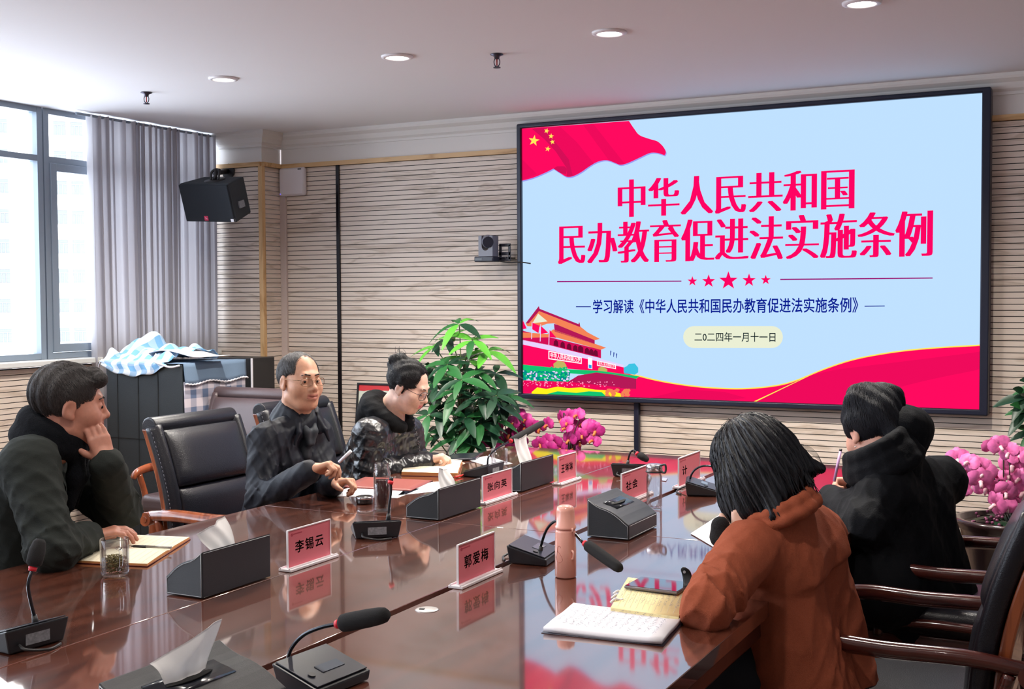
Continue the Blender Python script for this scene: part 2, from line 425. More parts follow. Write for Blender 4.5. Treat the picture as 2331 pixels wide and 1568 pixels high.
q = pz(333, 210, CZ); sprinkler(q.x, q.y, 'metal fire sprinkler on the ceiling above the curtain')

# ------------------------------------------------------------------ LED screen
YS = 6.86
def S(px, py): q = py_(px, py, YS); return Vector((q.x, q.z))
fr0 = Vector((-3.48, .899)); fr1 = Vector((-.668, 2.645))
li0 = (S(1190, 893)+S(1190, 893))/2; li1 = S(2233, 213)
x0, x1 = (S(1190, 292).x+S(1190, 893).x)/2, (S(2233, 213).x+S(2233, 934).x)/2
z0, z1 = (S(1190, 893).y+S(2233, 934).y)/2, (S(1190, 292).y+S(2233, 213).y)/2
scr = thing('led_screen', 'wide wall-mounted LED screen in a dark frame showing a red and pale blue slide', 'screen', (0, 0, 0))
framem = mat('screen_frame_dark', srgb(34, 38, 56), .35, .2)
mb = MB(); t_ = .034
for (a, b, c_, d) in ((fr0.x, fr1.x, z1, fr1.y), (fr0.x, fr1.x, fr0.y, z0)): mb.box(((a+b)/2, YS+.028, (c_+d)/2), (b-a, .1, d-c_), bev=.008)
for (a, b) in ((fr0.x, x0), (x1, fr1.x)): mb.box(((a+b)/2, YS+.0281, (fr0.y+fr1.y)/2), (b-a, .0998, fr1.y-fr0.y-.012), bev=.006)
mb.build('frame', framem, scr)
mb = MB(); mb.box(((x0+x1)/2, YS+.03, (z0+z1)/2), (x1-x0+.004, .055, z1-z0+.004))
SE = .985
panel = mb.build('display_panel', emis('led_pale_blue', srgb(186, 218, 250), SE), scr)
RED = emis('led_red', srgb(252, 10, 92), SE); DRED = emis('led_dark_red', srgb(206, 14, 84), SE); MRED = emis('led_mid_red', srgb(232, 10, 88), SE)
GOLD = emis('led_gold', srgb(255, 226, 90), SE); NAVY = emis('led_navy', srgb(6, 26, 140), SE); WHT = emis('led_white', srgb(248, 246, 255), SE)
TXT = emis('led_title_red', srgb(248, 4, 96), SE); CREAM = emis('led_cream', srgb(228, 232, 206), SE); INK = emis('led_ink', srgb(14, 34, 40), SE)
ORG = emis('led_orange', srgb(238, 128, 84), SE); GRN = emis('led_green', srgb(20, 190, 110), SE); TEAL = emis('led_teal', srgb(0, 140, 130), SE)
YEL = emis('led_yellow', srgb(248, 236, 30), SE); PUR = emis('led_plum', srgb(176, 24, 84), SE); LIL = emis('led_lilac', srgb(226, 206, 250), SE); PKB = emis('led_edge_blue', srgb(150, 150, 236), SE); DRK = emis('led_maroon', srgb(110, 10, 50), SE)
def clip(p): return Vector((min(max(p.x, x0), x1), min(max(p.y, z0), z1)))
def flat(name, polys, m, layer, parent=panel):
    """flat shapes of the slide, polys in photo pixels"""
    for grp in ([[p] for p in polys] if len(polys) <= 10 else [polys]):
        a = MB()
        for pl in grp:
            v = [clip(S(*q)) for q in pl]; a.add([(q.x, YS+.002-.0006*layer, q.y) for q in v], [tuple(range(len(v)))])
        a.build(name, m, parent, fix=False)
def cr(pts, ox, oy, k): return [(ox+a/k, oy+b/k) for a, b in pts]
def sp(pts, n=5): return [(q.x, q.y) for q in smooth_path([(a, b, 0) for a, b in pts], n)]
def star(c, r, rot=0): return [(c[0]+(r if i % 2 == 0 else r*.4)*math.sin(rot+i*pi/5), c[1]-(r if i % 2 == 0 else r*.4)*math.cos(rot+i*pi/5)) for i in range(10)]
def ftext(name, body, bl, br, tl, m, layer, parent=panel, song=False, bold=0, outline=None):
    v, f = text_mesh(body, 1, 1, bold, song); B, Rr, T = S(*bl), S(*br), S(*tl)
    a = MB(); a.add([(B.x+(Rr.x-B.x)*u+(T.x-B.x)*w, YS+.002-.0006*layer-q*.1, B.y+(Rr.y-B.y)*u+(T.y-B.y)*w) for u, w, q in v], f)
    return a.build(name, m, parent, fix=False)
def flag_xy(p): return cr(p, 1160, 180, 4.1625)
edge = sp(flag_xy([(1130, 396), (1180, 470), (1230, 530), (1320, 565), (1400, 590), (1455, 640), (1480, 690), (1468, 722)]))+sp(flag_xy([(1468, 722), (1400, 700), (1330, 700), (1240, 740), (1120, 795), (1050, 812), (1000, 795), (930, 770), (860, 775), (780, 810), (680, 880), (600, 920), (540, 925), (480, 890), (415, 848)]))+sp(flag_xy([(415, 848), (330, 890), (220, 935), (118, 962)]))
flat('flag_edge', [[(1186, 290)]+[(a+1.5, b+2.5) for a, b in edge]], PKB, 1)
flat('flag_graphic', [[(1186, 290)]+edge], RED, 2)
flat('flag_fold', [flag_xy([(210, 470), (480, 450), (640, 600), (800, 800), (700, 862), (600, 920), (540, 925), (545, 850), (440, 690), (330, 570)]), flag_xy([(700, 440), (800, 432), (1090, 800), (1050, 812), (1000, 795), (940, 770)]), flag_xy([(118, 760), (260, 900), (118, 955)])], MRED, 3)
flat('flag_fold', [flag_xy([(210, 470), (330, 462), (560, 760), (600, 920), (540, 925), (545, 850), (440, 690), (330, 570)]), flag_xy([(415, 848), (450, 826), (520, 826), (545, 850), (535, 900), (480, 890)])], DRED, 4)
flat('flag_star', [star((1215.5, 320), 13, .15), star((1244.5, 298), 6.5, .3), star((1254.5, 310), 6.5, .1), star((1257.5, 323), 6, -.2), star((1247, 339), 6.5, .2)], GOLD, 5)
wave = sp([(1400, 842), (1450, 856), (1500, 868), (1560, 878), (1620, 884), (1690, 886), (1760, 880), (1810, 868), (1880, 840), (1950, 818), (2040, 802), (2130, 793), (2236, 787)])
flat('wave_edge', [[(a, b-3) for a, b in wave]+[(2236, 945), (1400, 945)]], GOLD, 1)
flat('wave_ribbon', [wave+[(2236, 945), (1400, 945)]], RED, 2)
flat('wave_fold', [sp([(1716, 914), (1800, 872), (1880, 846), (1960, 834), (2060, 822), (2236, 800)])+[(2236, 812)]+sp([(2236, 840), (2100, 868), (1960, 905)])+[(1900, 921), (1740, 915)], [(1480, 905), (1560, 886), (1650, 892), (1700, 906), (1650, 911)]], MRED, 3)
flat('wave_gold_line', [[(1716, 914), (1722, 914), (1862, 846), (1858, 847)]], GOLD, 4)
ftext('title_upper_line', '中华人民共和国', (1406, 495), (1945, 474), (1406, 410), TXT, 3, song=True)
ftext('title_lower_line', '民办教育促进法实施条例', (1270, 601), (2123, 583), (1270, 510), TXT, 3, song=True)
flat('divider_line', [[(1268, 639.5), (1551, 638.5), (1551, 641), (1268, 642.5)], [(1776, 634.5), (2123, 631.5), (2123, 634), (1776, 637.5)]], emis('led_rule', srgb(150, 10, 110), SE), 2)
flat('divider_star', [star((1576, 640), 12), star((1613, 640), 16), star((1658, 639), 22), star((1705, 638), 16), star((1743, 637), 12)], TXT, 2)
ftext('subtitle', '学习解读《中华人民共和国民办教育促进法实施条例》', (1350, 713), (1953, 711), (1350, 682), NAVY, 3, bold=.014)
flat('subtitle_dash', [[(1311, 697), (1345, 697), (1345, 699), (1311, 699)], [(1968, 696), (2014, 695.5), (2014, 697.5), (1968, 698)]], NAVY, 3)
pill = [(1580+25*math.sin(t)*-1, 767-25*math.cos(t)) for t in np.linspace(0, pi, 14)]+[(1757+25*math.sin(t), 767+25*math.cos(t)) for t in np.linspace(0, pi, 14)]
flat('date_pill', [pill], CREAM, 1)
ftext('date', '二0二四年一月十一日', (1581, 777), (1765, 778), (1581, 756), INK, 3, bold=.008)
# gate tower of the slide, simplified
def g(p): return cr(p, 1170, 660, 5.6)
flat('gate_wall', [g([(100, 690), (1400, 985), (1400, 1070), (900, 1020), (100, 960)])], RED, 3)
flat('gate_parapet', [g([(100, 635), (450, 700), (1395, 955), (1395, 985), (450, 768), (100, 695)])], LIL, 4)
flat('gate_hall', [g([(100, 520), (450, 600), (1110, 760), (1110, 870), (450, 705), (100, 640)])], DRED, 4)
flat('gate_arch', [g([(x, y), (x+6, y-52), (x+30, y-72), (x+56, y-50), (x+62, y+16)]) for x, y in ((505, 705), (590, 728), (672, 750), (752, 770), (900, 805), (955, 820), (1010, 832))]+[g([(815, 785), (818, 722), (850, 708), (884, 735), (884, 800)])], DRK, 5)
flat('gate_lower_roof', [g([(100, 540), (430, 560), (500, 500), (1175, 735), (1105, 762), (520, 600), (100, 610)])], ORG, 5)
flat('gate_eave', [g([(510, 430), (800, 520), (1030, 640), (1030, 690), (520, 530)])], PUR, 5)
flat('gate_upper_roof', [g([(150, 425), (320, 240), (840, 460), (940, 540), (1095, 622), (1035, 640), (800, 545), (510, 425), (420, 430), (320, 470), (170, 460)])], ORG, 6)
flat('gate_ridge', [g([(150, 425), (318, 205), (330, 240), (838, 440), (838, 470), (322, 268), (190, 425)]), g([(826, 415), (838, 415), (848, 470), (826, 460)])], PUR, 7)
flat('gate_gable', [g([(235, 425), (310, 300), (430, 400)])], CREAM, 7)
flat('gate_flag', [g([(100, 385), (165, 490), (100, 500)]), g([(235, 415), (330, 455), (315, 550), (235, 500)]), g([(345, 455), (440, 545), (345, 560)]), g([(450, 500), (545, 610), (450, 600)])], RED, 8)
flat('gate_flagpole', [g([(x, y), (x+8, y), (x+2, y+220), (x-8, y+220)]) for x, y in ((230, 405), (340, 435), (450, 480))], LIL, 9)
flat('gate_sign', [g([(440, 772), (865, 858), (865, 942), (440, 880)]), g([(1060, 897), (1300, 948), (1300, 1008), (1060, 965)])], WHT, 6)
flat('gate_sign_ground', [g([(453, 788), (853, 868), (853, 928), (453, 868)]), g([(1070, 910), (1290, 957), (1290, 996), (1070, 954)])], RED, 7)
ftext('gate_sign_text', '中华人民共和国万岁', g([(468, 862)])[0], g([(846, 921)])[0], g([(468, 796)])[0], WHT, 8, bold=.02)
ftext('gate_sign_text', '世界人民大团结万岁', g([(1080, 952)])[0], g([(1284, 990)])[0], g([(1080, 916)])[0], WHT, 8, bold=.01)
flat('gate_plaque', [g([(945, 855), (1000, 866), (1000, 1008), (945, 998)])], WHT, 8)
flat('gate_plaque_colour', [g([(955, 950), (992, 957), (992, 1000), (955, 993)])], emis('led_sky', srgb(40, 150, 230), SE), 9)
flat('gate_pennant', [g([(x, y), (x+12, y+8), (x+2, y+66), (x-4, y+60)]) for x, y in ((1230, 770), (1270, 790), (1305, 805))], NAVY, 5)
rr = random.Random(5)
def blobs(region, n, r, seed):
    q = random.Random(seed); out = []
    for _ in range(n):
        a, b = region(q); rad_ = r*q.uniform(.6, 1.3)
        out.append(g([(a+rad_*math.cos(t)*q.uniform(.6, 1.2), b+rad_*math.sin(t)*q.uniform(.6, 1.1)) for t in np.linspace(0, 2*pi, 7)[:-1]]))
    return out
flat('garden_hedge', [g([(100, 950), (700, 1010), (1100, 1030), (1600, 1100), (1560, 1130), (700, 1060), (700, 1180), (100, 1160)])], GRN, 6)
flat('garden_hedge', [g([(100, 1020), (720, 1050), (700, 1180), (100, 1160)])], TEAL, 7)
flat('garden_hedge_spots', blobs(lambda q: (q.uniform(110, 700), q.uniform(1030, 1160)), 70, 14, 1), LIL, 8)
flat('garden_hedge_spots', blobs(lambda q: (q.uniform(110, 700), q.uniform(985, 1165)), 90, 15, 2), GRN, 9)
flat('garden_bed', [g([(690, 1170), (820, 1090), (1050, 1050), (1300, 1080), (1560, 1130), (1560, 1260), (1100, 1240)])], PUR, 8)
flat('garden_bed', [g([(100, 1150), (700, 1170), (1350, 1240), (1420, 1340), (100, 1330)])], MRED, 9)
flat('garden_bed_spots', blobs(lambda q: (q.uniform(110, 1300), q.uniform(1160, 1230)), 80, 9, 3), emis('led_pink', srgb(255, 150, 190), SE), 10)
flat('garden_flowers', [g([(230, 1300), (300, 1240), (420, 1260), (560, 1230), (700, 1250), (860, 1240), (1040, 1270), (1240, 1280), (1400, 1330), (1400, 1380), (230, 1345)])], YEL, 11)
flat('garden_flowers', [g([(420, 1345), (560, 1290), (800, 1310), (960, 1290), (1120, 1300), (1180, 1370), (420, 1360)])], GRN, 12)
flat('garden_flowers', blobs(lambda q: (q.uniform(1180, 1480), q.uniform(1265, 1350)), 40, 22, 4), ORG, 12)
flat('garden_tree', [g([(510, 990), (505, 940), (560, 900), (640, 915), (670, 960), (665, 1000)]), g([(1075, 1030), (1080, 990), (1130, 975), (1190, 1010), (1190, 1040)])], emis('led_olive', srgb(190, 176, 96), SE), 8)
flat('garden_tree', [g([(1405, 1060), (1400, 990), (1440, 970), (1470, 940), (1540, 935), (1585, 990), (1585, 1050), (1540, 1080)])], emis('led_cyan', srgb(60, 190, 220), SE), 7)
# black post under the screen
a = py_(1449, 918, YF); b = py_(1457, 918, YF)
mb = MB(); mb.box(((a.x+b.x)/2, YF-.02, .5), (.032, .035, .82), bev=.004)
tag(mb.build('cable_channel', framem), 'dark vertical cable channel below the screen', 'cable channel')
# black vertical joint strip
mb = MB(); mb.box((py_(772, 600, YF).x, YF-.004, 1.29), (.028, .018, 2.37), bev=.003)
tag(mb.build('joint_strip', mat('gloss_black', (.012, .01, .012), .12)), 'tall glossy black strip set in the slatted wall', 'strip')
# ------------------------------------------------------------------ conference table
tw = grain('mahogany_veneer', srgb(106, 59, 44), srgb(80, 43, 33), 6, .28, 'Y', coat=1, dens=.8, ior=2.3)
b_ = tw.node_tree.nodes['Principled BSDF']; b_.inputs['Coat Weight'].default_value = 0; b_.inputs['Specular IOR Level'].default_value = .2
_nt = tw.node_tree; _g = _nt.nodes.new('ShaderNodeBsdfGlossy'); _g.inputs[0].default_value = (1, .97, .95, 1); _g.inputs['Roughness'].default_value = .05
_lw = _nt.nodes.new('ShaderNodeLayerWeight'); _lw.inputs[0].default_value = .5
_pw = _nt.nodes.new('ShaderNodeMath'); _pw.operation = 'POWER'; _pw.inputs[1].default_value = 2.2
_mr = _nt.nodes.new('ShaderNodeMath'); _mr.operation = 'MULTIPLY_ADD'; _mr.inputs[1].default_value = .82; _mr.inputs[2].default_value = .05
_mx = _nt.nodes.new('ShaderNodeMixShader'); _nt.links.new(_lw.outputs['Facing'], _pw.inputs[0]); _nt.links.new(_pw.outputs[0], _mr.inputs[0]); _nt.links.new(_mr.outputs[0], _mx.inputs[0])
_nt.links.new(b_.outputs[0], _mx.inputs[1]); _nt.links.new(_g.outputs[0], _mx.inputs[2]); _nt.links.new(_mx.outputs[0], _nt.nodes['Material Output'].inputs[0])
twd = mat('mahogany_dark', srgb(58, 26, 24), .25, coat=.6)
TX0, TX1, TY0, TY1 = -2.965, -.83, .55, 5.70
XS = pz(250, 1438, TOP).x; XG = -1.657
table = thing('conference_table', 'long glossy red-brown wooden conference table in the middle of the room', 'table', ((TX0+TX1)/2, 3, 0))
def tpart(mb, name, m): o = mb.build(name, m, None); o.parent = table; o.matrix_parent_inverse = Matrix.Translation(-Vector(table.location)); return o
def slab(x0, x1, y0, y1, name='top_panel'):
    mb = MB(); mb.box(((x0+x1)/2, (y0+y1)/2, TOP-.02), (x1-x0, y1-y0, .04), bev=.002); tpart(mb, name, tw)
g_ = .0012; YS1, YS2 = 3.665, 3.75
for (a, b, ys) in ((TX0, XS-g_, YS1), (XS+g_, XG-.014, YS1), (XG+.014, TX1, YS2)):
    slab(a, b, TY0, ys-g_); slab(a, b, ys+g_, TY1)
mb = MB(); mb.box((XG, (TY0+TY1)/2, TOP-.03), (.06, TY1-TY0-.004, .03)); tpart(mb, 'cable_groove', twd)
mb = MB(); mb.box(((TX0+TX1)/2, (TY0+TY1)/2, TOP-.075), (TX1-TX0-.05, TY1-TY0-.05, .065), bev=.01); tpart(mb, 'apron', twd)
for y in (1.1, 3.1, 5.1):
    mb = MB(); mb.box(((TX0+TX1)/2, y, .322), (.9, .5, .644), bev=.01); mb.box(((TX0+TX1)/2, y, .04), (1.0, .6, .08), bev=.01); tpart(mb, 'pedestal', twd)
gm = mat('grommet_steel', srgb(196, 192, 190), .35, .5); blk = mat('black_plastic', (.018, .018, .02), .4); rub = mat('black_foam', (.012, .012, .013), .95, bump=(900, .5))
q = pz(972, 1388, TOP); t = thing('cable_grommet', 'round metal cable cover set in the table beside the groove', 'cable cover', q, .3)
mb = MB(); mb.lathe([(0, .003), (.024, .003), (.029, .002), (.031, .0002), (0, .0002)]); mb.build('cap', gm, t)
mb = MB(); mb.box((-.012, -.006, .0035), (.014, .01, .003), bev=.001); mb.build('slot', blk, t)

# ------------------------------------------------------------------ tissue boxes
lea = mat('box_leatherette', srgb(22, 27, 33), .42, bump=(700, .25)); sti = mat('stitch_white', srgb(190, 196, 200), .6)
slotm = mat('slot_dark', (.004, .004, .004), .9); tis = mat('tissue_paper', srgb(246, 244, 242), .9, bump=(40, .25))
_b = tis.node_tree.nodes['Principled BSDF']; _t = tis.node_tree.nodes.new('ShaderNodeBsdfTranslucent'); _t.inputs[0].default_value = (.9, .9, .9, 1); _x = tis.node_tree.nodes.new('ShaderNodeMixShader'); _x.inputs[0].default_value = .35
tis.node_tree.links.new(_b.outputs[0], _x.inputs[1]); tis.node_tree.links.new(_t.outputs[0], _x.inputs[2]); tis.node_tree.links.new(_x.outputs[0], tis.node_tree.nodes['Material Output'].inputs[0])
trim_l = mat('box_lid_gloss', srgb(26, 30, 38), .18)
def tissue_box(loc, rz, label, D=.14, L=.285, H=.128):
    t = thing('tissue_box', label, 'tissue box', loc, rz, 'leather tissue boxes on the table')
    pr = [(0, 1), (.1, .92), (.2, .855), (.32, .8), (.45, .765), (.56, .72), (.68, .655), (.79, .575), (.9, .48), (1, .4)]
    poly = [(0, .003)]+[(0, H)]+[(x*D, z*H) for x, z in pr[1:]]+[(D, .003)]
    M = frame((0, -L/2, 0), (1, 0, 0), (0, 0, 1))   # z axis = x cross z = -y
    Mx = Matrix(((1, 0, 0, 0), (0, 0, 1, -L/2), (0, 1, 0, 0), (0, 0, 0, 1)))
    mb = MB(); mb.prism(poly, L, Mx); o = mb.build('body', lea, t)
    bv = o.modifiers.new('b', 'BEVEL'); bv.width = .003; bv.segments = 2; bv.limit_method = 'ANGLE'
    mb = MB()
    for y in (-L/2-.0004, L/2+.0004):
        pts = [(x*D*.94+.004, y, z*H-.005) for x, z in pr]+[(D-.004, y, .007), (.004, y, .007), (.004, y, H-.007)]
        mb.tube(pts, .0009, 5, smooth=0)
    mb.tube([(D+.0004, -L/2+.005, .4*H-.004), (D+.0004, L/2-.005, .4*H-.004)], .0009, 5, smooth=0); mb.tube([(D+.0004, -L/2+.005, .008), (D+.0004, L/2-.005, .008)], .0009, 5, smooth=0)
    mb.tube([(-.0004, -L/2+.005, H-.005), (-.0004, L/2-.005, H-.005)], .0008, 5, smooth=0)
    mb.build('stitching', sti, t)
    def zt(x): return float(np.interp(x/D, [p[0] for p in pr], [p[1] for p in pr]))*H
    mb = MB(); mb.grid(lambda u, v: (D*(.24+.34*u), -L*.3+L*.6*v, zt(D*(.24+.34*u))+.0015), 6, 2, th=.002); mb.build('lid_panel', trim_l, t)
    mb = MB(); mb.prism([(D*.4+.014*math.cos(a)*(1-.25*abs(math.sin(a))), .06*math.sin(a)) for a in np.linspace(0, 2*pi, 20)[:-1]], .0015, Matrix.Translation((0, 0, zt(D*.4)+.001))); mb.build('slot', slotm, t)
    return t, zt(D*.4)
def tissue(name_loc, pts, label, seed):
    """a sheet pulled up from a slot; pts = 4 world corners (bottom near, bottom far, top near, top far)"""
    rr = random.Random(seed); a, b, c, d = [Vector(p) for p in pts]; n = (b-a).cross(c-a).normalized()
    def fn(u, v):
        p = a.lerp(b, u).lerp(c.lerp(d, u), v)
        return p+n*(.007*math.sin(u*5+seed)*(.3+.7*v)+.002*math.sin(u*14+v*5+seed*2)+.006*math.sin(v*3+seed)-.05*abs(u-.42-.25*math.sin(v*2.2+seed))*v)+Vector((0, 0, .008*math.sin(u*4+seed)*v-.03*max(0, u-.75)*v))
    mb = MB(); mb.grid(fn, 22, 16, th=.0007); o = mb.build('tissue', tis, None, fix=False); return tag(o, label, 'tissue', 'tissues pulled up from the boxes')
A = pz(460, 1366, TOP); C = pz(998, 1187, TOP); Dq = pz(1187, 1121, TOP); E = pz(1338, 1222, TOP)
tA, z_ = tissue_box((A.x, A.y+.145, TOP), pi, 'dark leather tissue box with a tissue, nearest the glass tea mug at left', D=.128)
tC, z_ = tissue_box((C.x, C.y+.16, TOP), pi, 'dark leather tissue box standing behind the tea bottle, in front of the papers', D=.14, L=.31, H=.118)
tD, z_ = tissue_box((Dq.x, Dq.y+.155, TOP), pi, 'dark leather tissue box farthest down the table, near the orchids', D=.14, L=.31, H=.124)
tE, z_ = tissue_box((E.x, E.y+.125, TOP), 0, 'closed black tissue box with white stitching and no tissue, beside the pink flask', D=.149, L=.262, H=.13)
Bq = Vector((-1.615, 1.69, TOP)); tB, z_ = tissue_box(Bq, -.03, 'black tissue box with a tissue cut by the bottom edge of the photo', D=.17, L=.31, H=.12)
def tis_up(box, D, L, H, rz, top, label, seed):
    """top = two (dy, dz, dx) offsets of the free corners from the slot"""
    Mb = Matrix.Translation(box) @ Matrix.Rotation(rz, 4, 'Z'); sl = Mb @ Vector((D*.4, 0, H*.765)); w_ = L*.17
    q = [sl+Vector((0, -w_, .004)), sl+Vector((0, w_, .004))]+[sl+Vector((dx, dy, dz)) for dy, dz, dx in top]
    tissue('', q, label, seed)
tis_up((A.x, A.y+.145, TOP), .128, .285, .128, pi, [(-.085, .055, .0), (.06, .10, -.01)], 'white tissue standing in the leather box by the glass tea mug', 1)
tis_up((C.x, C.y+.16, TOP), .14, .31, .118, pi, [(-.045, .075, 0), (.055, .075, .01)], 'white tissue standing in the leather box behind the tea bottle', 2)
tis_up((Dq.x, Dq.y+.155, TOP), .14, .31, .124, pi, [(-.085, .115, 0), (.06, .12, .01)], 'white tissue standing in the farthest leather box', 3)
tis_up(Bq, .17, .31, .12, -.03, [(-.06, .055, -.01), (.09, .10, .02)], 'large white tissue in the black box at the bottom edge', 5)

# ------------------------------------------------------------------ gooseneck microphones
micm = mat('mic_base_grey', srgb(24, 27, 33), .35); mict = mat('mic_top', srgb(28, 32, 44), .3); neckm = mat('mic_neck', srgb(60, 62, 66), .22, .9); ringr = mat('mic_red_ring', srgb(226, 40, 58), .35)
dispm = mat('mic_display', srgb(92, 100, 110), .15); labm = mat('mic_plate', srgb(128, 130, 136), .6, var=(160, .25))
def mic(loc, rz, neck, foam, label, fr=.0165, foam_on=True):
    t = thing('microphone', label, 'microphone', loc, rz, 'gooseneck microphones on the table')
    w, d = .165, .125
    v = [(-w/2+.012, -d/2+.006, .002), (w/2-.012, -d/2+.006, .002), (w/2-.006, d/2, .002), (-w/2+.006, d/2, .002),
         (-w/2, -d/2, .058), (w/2, -d/2, .058), (w/2, d/2, .022), (-w/2, d/2, .022)]
    bm_f = [(0, 1, 2, 3), (0, 4, 5, 1), (1, 5, 6, 2), (2, 6, 7, 3), (3, 7, 4, 0)]
    mb = MB(); mb.add(v, bm_f+[(4, 7, 6, 5)]); o = mb.build('base', micm, t); b = o.modifiers.new('b', 'BEVEL'); b.width = .004; b.segments = 2
    T = frame((0, 0, .0415), (1, 0, 0), (0, .125, -.036))
    mb = MB(); mb.box((0, 0, .0012), (w-.012, .118, .003), bev=.001, M=T); o = mb.build('top_plate', mict, t)
    mb = MB(); mb.box((-.01, .012, .003), (.066, .026, .002), M=T); mb.build('display', dispm, o)
    mb = MB(); mb.box((0, -.0595, .031), (.062, .002, .034)); mb.build('rating_plate', labm, t)
    mb = MB(); mb.cyl((.052, .02, .003), (.052, .02, .0055), .008, M=T); mb.build('button', blk, o)
    mb = MB(); mb.tube([(-.05, -.062, .02), (-.045, -.085, .012), (0, -.1, .005), (.045, -.08, .004)], .0035, 8); mb.build('cable', blk, t)
    n0 = Vector(neck[0])
    mb = MB(); mb.cyl(n0-Vector((0, 0, .012)), n0+(Vector(neck[1])-n0)*.35, .0095, .006); mb.build('neck_boot', blk, t)
    mb = MB(); mb.tube(neck, .0042, 10); mb.build('gooseneck', neckm, t)
    a = Vector(foam[0]); b_ = Vector(foam[1]); dd = (b_-a).normalized()
    mb = MB(); mb.cyl(a-dd*.012, a-dd*.002, .0088, .0105); mb.build('light_ring', ringr, t)
    if foam_on:
        Lf = (b_-a).length; q = dd.orthogonal().normalized()
        T2 = frame(a, q, dd.cross(q)); pr = [(0, 0), (fr*.75, .001), (fr*.95, .006), (fr, .02), (fr*.98, Lf*.6), (fr*.9, Lf-.02), (fr*.78, Lf-.008), (fr*.5, Lf-.001), (0, Lf)]
        mb = MB(); mb.lathe(pr, n=20, M=T2); mb.build('windscreen', rub, t)
    else:
        mb = MB(); mb.cyl(a, b_, .0075, .006); mb.build('capsule', blk, t)
    return t
def lp(loc, rz, P): return tuple(Matrix.Rotation(-rz, 3, 'Z') @ (Vector(P)-Vector(loc)))
def mic_px(loc, rz, neck, foam, plane, label, **k):
    """neck and foam points given on a vertical plane through the base"""
    f = (lambda a, b: px_(a, b, plane[1])) if plane[0] == 'x' else (lambda a, b: py_(a, b, plane[1]))
    loc = Vector(loc)
    return mic(loc, rz, [lp(loc, rz, f(*p)) for p in neck], [lp(loc, rz, f(*p)) for p in foam], label, **k)
l1 = pz(70, 1478, TOP); l1 = Vector((l1.x-.05, l1.y+.02, TOP))
mic_px(l1, pi/2-.12, [(82, 1416), (70, 1370), (64, 1330), (74, 1296)], [(76, 1288), (92, 1226)], ('x', l1.x+.02), 'upright gooseneck microphone with dark foam at the left edge, in front of the seated man', fr=.019)
l2 = Vector((-1.475, 2.0, TOP))
mic_px(l2, -pi/2-.1, [(652, 1518), (662, 1478), (690, 1446), (730, 1428), (768, 1420)], [(776, 1419), (884, 1398)], ('y', 1.99), 'foreground gooseneck microphone with its foam leaning right over the table groove', fr=.019)
l3 = Vector((-1.60, 3.25, TOP)); _rz = -pi/2+.15
mic(l3, _rz, [lp(l3, _rz, py_(a, b, y)) for a, b, y in ((1226, 1262, 3.24), (1244, 1206, 3.22), (1270, 1185, 3.18), (1300, 1206, 3.12), (1326, 1234, 3.07))], [lp(l3, _rz, py_(1336, 1240, 3.05)), lp(l3, _rz, py_(1414, 1296, 2.98))], 'gooseneck microphone behind the pink flask, its foam drooping to the right', fr=.0165)
l4 = pz(890, 1222, TOP); l4 = Vector((l4.x-.06, l4.y+.0, TOP))
mic_px(l4, .66, [(884, 1178), (886, 1150), (890, 1120), (890, 1100)], [(890, 1094), (892, 1086)], ('x', l4.x+.03), 'microphone without foam, its back turned, in front of the tea bottle', foam_on=False)
l5 = pz(1106, 1084, TOP); l5 = Vector((l5.x-.02, l5.y+.02, TOP))
mic_px(l5, pi/2, [(1110, 1066), (1112, 1040), (1130, 1022), (1158, 1006)], [(1164, 1003), (1236, 962)], ('x', l5.x+.03), 'far gooseneck microphone with a long foam tip pointing up at the orchids', fr=.0165)
l6 = pz(1426, 1086, TOP); l6 = Vector((l6.x, l6.y+.06, TOP))
mic_px(l6, .18, [(1428, 1056), (1434, 1032), (1442, 1025), (1450, 1032)], [(1453, 1034), (1476, 1048)], ('y', l6.y-.04), 'small gooseneck microphone at the far end of the table below the screen', fr=.0165)
l7 = pz(1582, 1124, TOP); l7 = Vector((l7.x+.02, l7.y+.02, TOP))
mic_px(l7, -pi/2+.3, [(1568, 1104), (1574, 1080), (1586, 1066), (1606, 1060), (1640, 1064)], [(1648, 1066), (1700, 1085)], ('y', l7.y), 'gooseneck microphone partly hidden behind the hair of the woman in the orange coat')

# ------------------------------------------------------------------ name cards
acr = mat('acrylic_edge', srgb(236, 232, 236), .2); cardm = mat('pink_card', srgb(212, 108, 122), .55); inkm = mat('card_ink', srgb(58, 18, 24), .7); inkr = mat('card_small_ink', srgb(176, 66, 84), .7)
def name_card(x, y0, y1, txt, label, h=.108, tilt=0):
    L = y1-y0; t = thing('name_card', label, 'name card', (x, (y0+y1)/2, TOP), tilt, 'pink name cards on the table')
    mb = MB(); mb.box((0, 0, .0045), (.046, L+.03, .008), bev=.0015)
    for q in (-.016, .016): mb.box((q, 0, .01), (.004, L+.03, .004))
    mb.build('base', acr, t)
    mb = MB(); mb.box((-.0005, 0, .009+h/2), (.0016, L, h)); o = mb.build('card', cardm, t)
    mb = MB(); mb.box((0, 0, .009+h+.0012), (.006, L+.003, .003)); mb.box((0, -L/2-.0012, .009+h/2), (.006, .003, h)); mb.box((0, L/2+.0012, .009+h/2), (.006, .003, h)); mb.build('holder_edge', acr, t)
    v, f = text_mesh(txt, L*.22*len(txt), h*.33, .02, spacing=1.22)
    mb = MB(); mb.add([(.0006, -L*.33+a, .009+h*.34+b+.12*0*a) for a, b, c in v], f); mb.build('lettering', inkm, o, fix=False)
    mb = MB(); mb.box((.0004, -L*.27, .009+h*.88), (.0006, L*.2, h*.035)); mb.cyl((.0003, -L*.40, .009+h*.87), (.0008, -L*.40, .009+h*.87), h*.045); mb.build('small_print', inkr, o)
